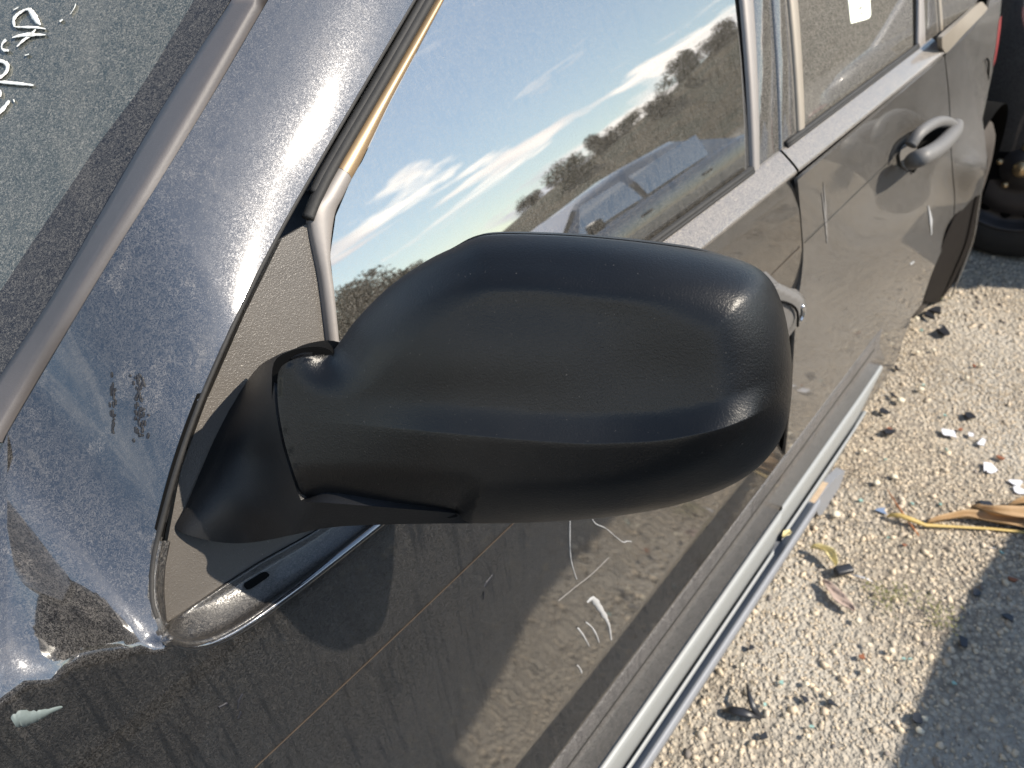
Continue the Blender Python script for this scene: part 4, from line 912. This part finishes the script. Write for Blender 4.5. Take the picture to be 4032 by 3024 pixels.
# ---------------------------------------------------------------- other cars in the yard
def other_car(name, loc, rz, col, label, det=False, rim='steel', glass=None, h=1.0, ws=1.0, boxy=False):
    root = empty(name, loc, label, 'car', None, rz)
    pm = paint(name+'_paint', col, .16, .2, (.34, .31, .27)); L0 = 4.3; Rt = root.matrix_world
    def W(pts): return [np.array(Rt @ Vector(p)) for p in pts]
    # hull: x 0 = nose, 4.3 = tail; y 0 = near side, 1.72 far side
    xs = [0, .06, .25, .55, .9, 1.3, 2.2, 3.2, 3.8, 4.15, 4.28]; top = [.58, .68, .76, .83, .88, .93, .96, .97, .98, .96, .90]; ins = [.30, .16, .07, .02, .0, -.01, -.015, -.01, .0, .05, .14]
    if boxy: top = [.78, .84, .88, .905, .92, .94, .96, .97, .98, .96, .90]; ins = [.12, .06, .03, .01, 0, -.01, -.015, -.01, 0, .05, .14]
    rows = []
    for x, t, q in zip(xs, top, ins):
        half = [(q+.10, .22), (q+.02, .26), (q, .45), (q-.012, .60), (q+.0, t-.14), (q+.025, t-.05), (q+.07, t-.01), (q+.2, t+.018), (.86, t+.045)]
        rows.append(W([(x, y, z*h) for y, z in half]+[(x, 1.72-y, z*h) for y, z in half[-2::-1]]))
    hull = loft('body', rows, pm, root, False, True)
    md = hull.modifiers.new('s', 'SUBSURF'); md.levels = md.render_levels = 1
    # greenhouse
    gx0 = [(1.05, .90), (1.75, 1.36), (2.6, 1.45), (3.3, 1.42), (3.95, .99)]
    rows = [W([(x, .10+(z-.9)*.42, z*h-.0) if 0 else (x, y, zz*h) for y, zz in ((.09, .93), (.13+.36*max(0, z-.95), max(z-.06, .935)), (.22+.36*max(0, z-.95), z), (.86, z+.035), (1.5-.36*max(0, z-.95), z), (1.59-.36*max(0, z-.95), max(z-.06, .935)), (1.63, .93))]) for x, z in gx0]
    loft('roof', rows, pm, root)
    gm = glass or M['glass_r']
    for a, b in (((1.35, .97), (2.25, .97)), ((2.33, .97), (3.35, .97))):
        for sd in (0, 1):
            f = (lambda y: y) if sd == 0 else (lambda y: 1.72-y)
            zt = 1.30; xa1 = a[0]+.30 if a[0] < 2 else a[0]+.03; xb1 = b[0] if a[0] < 2 else b[0]+.12
            loft('side_window', [W([(a[0], f(.082), .985*h), (b[0], f(.082), .985*h)]), W([((a[0]+xa1)/2, f(.135), 1.15*h), ((b[0]+xb1)/2, f(.135), 1.15*h)]), W([(xa1, f(.20), zt*h), (xb1, f(.20), zt*h)])], gm, root)
    loft('windscreen', [W([(1.10, .2, .95*h), (1.06, .86, .97*h), (1.10, 1.52, .95*h)]), W([(1.72, .32, 1.375*h), (1.70, .86, 1.40*h), (1.72, 1.40, 1.375*h)])], gm, root)
    for x in (.85, 3.45):
        for y, sg in ((.10, -1), (1.62, 1)):
            c = np.array(Rt @ Vector((x, y+(.0), .315*ws))); ax = np.array(Rt.to_3x3() @ Vector((0, sg, 0)))
            make_wheel(c, ax, .315*ws, .20, root, rim, det=det and sg < 0 and x > 2)
            c2 = np.array(Rt @ Vector((x, .015 if sg < 0 else 1.705, .33)))
            rr = [[np.array(Rt @ Vector((x+r*math.cos(t), (.004 if sg < 0 else 1.716)+sg*(0 if r > .3 else -.0), .33+r*math.sin(t)))) for t in np.linspace(-.35, math.pi+.35, 24)] for r in (.02, .365)]
            loft('wheel_arch', rr, M['void'], root)
    for y in (.24, 1.48):
        hl = box('headlight', tuple(Rt @ Vector((.115, y, .64*h))), (.16, .30, .11), M['chrome'], root, .03, 3, R=Matrix.Rotation(rz, 4, 'Z'))
    for y in (.15, 1.57): box('tail_light', tuple(Rt @ Vector((4.2, y, .78*h))), (.12, .14, .2), M['red'], root, .03, 3, R=Matrix.Rotation(rz, 4, 'Z'))
    for y, sg in ((.03, -1), (1.69, 1)):
        box('door_mirror', tuple(Rt @ Vector((1.45, y+sg*.09, 1.0*h))), (.10, .18, .13), M['foot'], root, .035, 3, R=Matrix.Rotation(rz, 4, 'Z'))
        for hx in (2.12, 3.1): box('door_handle', tuple(Rt @ Vector((hx, y+sg*.045, .80*h))), (.16, .025, .03), M['foot'], root, .01, 2, R=Matrix.Rotation(rz, 4, 'Z'))
    box('number_plate', tuple(Rt @ Vector((-.012, .86, .42*h))), (.02, .5, .11), M['trim'], root, .004, 2, R=Matrix.Rotation(rz, 4, 'Z'))
    return root
# the dark car across the end of the row; its wheel shows at the right edge
other_car('navy_car', (3.215, 3.45-.105, 0), -math.pi/2, (.008, .011, .02), 'dark navy car standing across the row behind, black steel wheel showing', det=True, h=1.1, ws=1.15)
other_car('neighbour_car', (2.44, -1.395, 0), math.pi+math.radians(5), (.02, .024, .032), 'tall dark blue grey car parked alongside, its bonnet level with the door', rim='frame2', h=1.2, boxy=True)
other_car('silver_car', (3.5, -5.5, 0), math.radians(6), (.20, .21, .23), 'silver car parked nose towards the door window across the yard', rim='frame2')
other_car('grey_car', (9.6, -6.4, 0), math.pi+math.radians(8), (.10, .11, .13), 'mid grey car at the far side of the yard', rim='frame2')
other_car('dark_hatchback', (6.5, -9.0, 0), math.pi+math.radians(-5), (.03, .04, .06), 'dark blue car below the hillside trees', rim='frame2')

# ---------------------------------------------------------------- small things lying on the gravel
def gp(px, py, z=.012): return at1(px, py, z=z)
def leaf(name, pxs, ws, mat, label, cat, h=.015, curl=.012, parent=None):
    """a curled blade with a midrib: pxs along its length"""
    c = cr([gp(a, b) for a, b in pxs], 6); n = len(c); w = np.interp(np.linspace(0, 1, n), np.linspace(0, 1, len(ws)), ws); rows = []
    for i in range(n):
        T = c[min(i+1, n-1)]-c[max(i-1, 0)]; T /= np.linalg.norm(T); s = np.cross(T, [0, 0, 1]); s /= np.linalg.norm(s)
        rows.append([c[i]+s*w[i]*u+np.array([0, 0, h*math.sin(math.pi*i/n)+curl*(u*u)*2-(.0015 if abs(u) < .2 else 0)+.002*math.sin(7*u+i*.7)]) for u in np.linspace(-1, 1, 9)])
    o = loft(name, rows, mat, parent); md = o.modifiers.new('t', 'SOLIDIFY'); md.thickness = .0012
    if label: tag(o, label, cat)
    return o
M['dry'] = simple('dry_husk', (.36, .235, .12), .7, 0, .35, 25, .0006); M['yel'] = simple('yellow_stem', (.52, .38, .13), .5, 0, .15, 30); M['yl'] = simple('yellow_leaf', (.6, .52, .27), .6, 0, .15, 40)
M['pink'] = simple('pinkish_leaf', (.36, .28, .24), .7, 0, .2, 50); M['rust'] = simple('rust_twig', (.42, .16, .06), .8, 0, .2, 60); M['blk'] = simple('black_plastic_bit', (.02, .022, .028), .4, 0, .3, 60); M['blue'] = simple('blue_plastic', (.05, .22, .55), .3, 0, .1)
M['wht'] = simple('white_plastic', (.7, .72, .78), .4, 0, .06); M['teal'] = simple('teal_glass_bit', (.28, .46, .42), .15, 0, .2, 60); M['brn'] = simple('red_brown_bit', (.24, .09, .045), .85, 0, .3, 60); M['weed'] = simple('moss_green', (.17, .17, .065), .8, 0, .4, 90)
hk = empty('dried_husk', gp(3900, 2080), 'long dried tan husk with a yellow stem lying on the gravel', 'dry leaf')
leaf('husk_blade', [(3645, 2068), (3720, 2052), (3800, 2045), (3900, 2058), (4040, 2075), (4150, 2085)], [.001, .008, .011, .018, .024, .026], M['dry'], None, None, .008, .008, hk)
leaf('husk_blade', [(3815, 2012), (3850, 2025), (3920, 2045), (4040, 2050), (4160, 2055)], [.001, .007, .014, .022, .026], M['dry'], None, None, .016, .010, hk)
leaf('husk_blade', [(3960, 2010), (4040, 2005), (4160, 2010)], [.002, .012, .016], M['dry'], None, None, .02, .01, hk)
tube('husk_stem', [gp(a, b, z) for a, b, z in [(3494, 2035, .012), (3505, 2027, .022), (3545, 2030, .03), (3600, 2050, .028), (3645, 2068, .022), (3760, 2074, .02), (3900, 2082, .02), (4040, 2096, .018), (4150, 2105, .015)]], [.003, .006, .0075, .007, .0055, .004, .004, .004, .004], M['yel'], hk, 8, .7)
tw = tube('red_twig', [gp(3494, 1928, .012), gp(3530, 1985, .02), gp(3575, 2050, .022), gp(3618, 2110, .012)], [.0012, .002, .0025, .0015], M['rust'], None, 6); tag(tw, 'thin rust red pine needle crossing the yellow stem', 'twig')
leaf('small_leaf', [(3190, 2160), (3225, 2172), (3260, 2195), (3288, 2232)], [.001, .008, .013, .006], M['yl'], 'small pale yellow leaf curled beside the black plastic tab', 'leaf', .012, .006)
o = box('plastic_tab', gp(3322, 2243, .02), (.045, .024, .014), M['blk'], None, .005, 3, R=Matrix.Rotation(math.radians(-38), 4, 'Z')); tag(o, 'black rounded plastic tab next to the small yellow leaf', 'plastic tab')
tw = tube('pale_straw', [gp(3352, 2262), gp(3400, 2275, .016), gp(3436, 2288)], [.002, .0018, .001], M['wht'], None, 6); tag(tw, 'short pale straw pointing away from the black tab', 'straw')
leaf('pink_leaf', [(3238, 2288), (3270, 2320), (3300, 2360), (3340, 2392), (3362, 2410)], [.002, .012, .016, .01, .002], M['pink'], 'faded pinkish leaf flat on the gravel below the tab', 'leaf', .004, .003)
leaf('sill_leaf', [(3082, 2118), (3095, 2108), (3110, 2100)], [.002, .008, .003], M['yl'], 'tiny yellow leaf caught under the edge of the sill', 'leaf', .004, .003).location = tuple(at1(3095, 2108, y=-.10)-gp(3095, 2108))
def shard(name, px, py, s, mat, label, cat, grp=None, flat=.35, seed=0, n=6, tilt=0):
    g = np.random.default_rng(int(px*7+py)+seed); c = gp(px, py, .012+s*flat*.3); a = np.sort(g.uniform(0, 6.28, n)); r = g.uniform(.55, 1.1, n)*s; rz = g.uniform(-.25, .25, 2)
    V = [(c[0]+r[i]*math.cos(a[i]), c[1]+r[i]*math.sin(a[i]), c[2]+s*flat*(.5+rz[0]*math.cos(a[i]))+tilt*s*math.cos(a[i])) for i in range(n)]
    V += [(x+.1*s, y, z-s*flat) for x, y, z in V]; Fc = [tuple(range(n)), tuple(range(2*n-1, n-1, -1))]+[(i, n+i, n+(i+1) % n, (i+1) % n) for i in range(n)]
    o = mesh(name, V, Fc, mat, None, False); fixn(o.data); return tag(o, label, cat, grp)
shard('slate_piece', 3895, 2000, .032, M['blk'], 'dark grey flat chip above the dried husk', 'chip', None, .2)
shard('blue_plastic_bit', 3945, 2020, .013, M['blue'], 'bright blue plastic scrap by the dried husk', 'scrap')
shard('blue_grey_chip', 3470, 2013, .016, M['blue'], 'small blue chip in the shadow left of the twig', 'chip', None, .15).data.materials[0] = simple('blue_grey', (.16, .22, .34), .6)
shard('white_triangle', 3915, 2150, .022, M['wht'], 'white triangular plastic shard below the dried husk', 'shard', None, .15, n=3)
bf_ = empty('bent_strip', gp(2960, 2800), 'bent black rubber strip lying on the sunlit gravel', 'rubber strip')
tube('strip_arm', [gp(a, b, z) for a, b, z in [(2845, 2798, .01), (2880, 2795, .022), (2930, 2805, .026), (2990, 2822, .018)]], [.003, .009, .011, .006], M['blk'], bf_, 8, .45)
tube('strip_arm', [gp(a, b, z) for a, b, z in [(2940, 2690, .03), (2950, 2740, .04), (2965, 2780, .035), (2992, 2825, .015)]], [.002, .005, .008, .007], M['blk'], bf_, 8, .5)
for px, py, s in ((3685, 1222, .03), (3660, 1240, .025), (3725, 1305, .03), (3815, 1637, .02), (3535, 1450, .016), (3520, 1555, .016), (3480, 1618, .015), (3970, 2435, .014), (3790, 2526, .016), (3285, 2770, .014), (2955, 2550, .012), (3010, 2900, .012), (3612, 2822, .016), (3165, 2755, .012), (3840, 2330, .012), (3500, 1700, .02)):
    shard('dark_chip', px, py, s, M['blk'], 'small dark broken chip scattered on the gravel', 'chip', 'dark chips scattered on the gravel', .35)
for px, py, s in ((3945, 1800, .014), (3840, 1438, .012), (3780, 1690, .01), (3500, 1688, .009), (3560, 2145, .008), (3990, 2280, .012), (3392, 2585, .009)):
    shard('brown_chip', px, py, s, M['brn'], 'small rust brown bit lying among the gravel', 'bit', 'rust brown bits among the gravel', .4)
for px, py, s in ((3890, 1838, .026), (3735, 1705, .024), (3820, 1710, .012), (3855, 1735, .022), (4000, 1900, .02), (4020, 1935, .022)):
    shard('clear_plastic_shard', px, py, s, M['wht'], 'translucent whitish plastic shard on the gravel', 'shard', 'whitish plastic shards on the gravel', .12, n=8)
for px, py in ((3075, 2686), (3010, 2777), (3585, 2600), (3555, 2595), (3195, 2862), (3592, 1982), (3705, 1985), (3390, 1970), (3730, 1770), (3635, 1515), (3628, 1300), (3490, 1810), (3720, 1635), (3500, 2120), (3945, 2175), (3760, 2690)):
    shard('glass_crumb', px, py, .006, M['teal'], 'tiny sea green crumb of broken safety glass', 'glass crumb', 'sea green glass crumbs on the gravel', .7)
def pebble(px, py, s, seed):
    g = np.random.default_rng(seed); bm = bmesh.new(); bmesh.ops.create_icosphere(bm, subdivisions=2, radius=1)
    q = g.normal(0, 1, 3)
    for v in bm.verts: v.co *= 1+.10*math.sin(3*v.co.x+q[0])+.09*math.sin(4*v.co.y+q[1]); v.co.z *= .5; v.co *= s*.55
    c = gp(px, py, .012); bmesh.ops.translate(bm, vec=(c[0], c[1], .012+s*.25), verts=bm.verts); return bm_obj('pebble', bm, M['cream'], None, True)
M['cream'] = simple('cream_pebble', (.66, .60, .47), .85, 0, .12, 90, .0006)
for i, (px, py, s) in enumerate([(3608, 1257, .017), (3612, 1390, .014), (3675, 1380, .013), (3740, 1270, .013), (3545, 1580, .021), (3625, 1535, .016), (3806, 1490, .014), (3860, 1440, .014), (3400, 1778, .013), (3290, 2030, .020), (3520, 1880, .016), (3412, 2645, .012), (3175, 2695, .012), (3640, 2832, .012), (3620, 2880, .014), (3260, 2735, .010), (3378, 2445, .012), (3420, 2540, .010), (3510, 2565, .012), (3450, 1905, .018), (3180, 2900, .010), (2920, 2620, .010)]):
    tag(pebble(px, py, s, i), 'rounded cream pebble proud of the gravel', 'pebble', 'cream pebbles in the gravel')
for k, (px, py) in enumerate([(3450, 2322), (3480, 2335), (3515, 2345), (3565, 2335), (3490, 2385), (3650, 2390), (3700, 2405), (3680, 2450), (3735, 2455), (3712, 1180)]):
    g = np.random.default_rng(k); V = []; Fc = []; c = gp(px, py)
    for i in range(34):
        p = c+np.array([g.normal(0, .016), g.normal(0, .016), abs(g.normal(0, .006))]); a = g.uniform(0, 6.28); s = g.uniform(.002, .0045); n0 = len(V)
        V += [p+np.array([math.cos(a)*s, math.sin(a)*s, .003]), p+np.array([-math.sin(a)*s*.5, math.cos(a)*s*.5, .001]), p-np.array([math.cos(a)*s, math.sin(a)*s, 0]), p+np.array([math.sin(a)*s*.5, -math.cos(a)*s*.5, .001])]; Fc.append((n0, n0+1, n0+2, n0+3))
    tag(mesh('weed_tuft', V, Fc, M['weed'], None, False), 'low yellow green weed tuft creeping over the gravel', 'weed', 'weed tufts in the gravel')

# ---------------------------------------------------------------- labels that say where each small piece lies
LM = [((3322, 2243), 'the black tab'), ((3225, 2180), 'the small yellow leaf'), ((3300, 2350), 'the pink leaf'), ((3560, 2040), 'the yellow husk stem'), ((3900, 2060), 'the dried husk'), ((3915, 2150), 'the white triangle'), ((2960, 2800), 'the bent black strip'),
      ((3700, 1170), 'the rear tyre'), ((3270, 1950), 'the jacking bracket'), ((3480, 1420), 'the pale sill trim end'), ((3890, 1838), 'the round clear shard'), ((3980, 1500), 'the right edge'), ((3980, 2900), 'the bottom right corner'), ((3200, 2990), 'the bottom edge'), ((3560, 2400), 'the weed patch')]
def project(p):
    c = (np.array(p)-CAM) @ MW; return np.array([2016+F_PX*c[0]/-c[2], 1512-F_PX*c[1]/-c[2]])
used = {}
def relabel(prefix, what):
    for o in [o for o in sc.objects if o.parent is None and o.name.split('.')[0] == prefix]:
        bb = np.mean([np.array(o.matrix_world @ Vector(b)) for b in o.bound_box], 0); q = project(bb); d = [np.hypot(*(q-np.array(l[0]))) for l in LM]; k = int(np.argmin(d)); v = q-np.array(LM[k][0])
        dr = ('right of' if v[0] > 0 else 'left of') if abs(v[0]) > abs(v[1]) else ('below' if v[1] > 0 else 'above'); used.setdefault((what, dr, LM[k][1]), []).append((d[k], o))
for a, b in (('pebble', 'rounded cream pebble'), ('weed_tuft', 'low yellow green weed tuft'), ('clear_plastic_shard', 'whitish plastic shard'), ('dark_chip', 'small dark broken chip'), ('glass_crumb', 'tiny sea green glass crumb'), ('brown_chip', 'small rust brown bit')): relabel(a, b)
ORD = ['', 'second ', 'third ', 'fourth ', 'fifth ', 'sixth ', 'seventh ', 'eighth ', 'ninth ', 'tenth ']
for (what, dr, lm), L_ in used.items():
    for i, (d, o) in enumerate(sorted(L_, key=lambda t: t[0])):
        o['label'] = f'{what} {dr} {lm}' + ('' if len(L_) == 1 else f', {ORD[i]}nearest to it')
ORD2 = ['', 'second', 'third', 'fourth', 'fifth', 'sixth', 'seventh', 'eighth', 'ninth', 'tenth', 'eleventh', 'twelfth', 'thirteenth', 'fourteenth', 'fifteenth', 'sixteenth', 'seventeenth', 'eighteenth', 'nineteenth', 'twentieth']
for i, o in enumerate([o for o in sc.objects if o.name.split('.')[0] == 'tree']):
    o['label'] = ('tall' if o.scale.x > .85 else 'low') + ' olive green tree, ' + ('' if i == 0 else ORD2[i]+' ') + 'from the right along the hillside mirrored in the window' if i else 'olive green tree at the right end of the hillside mirrored in the window'
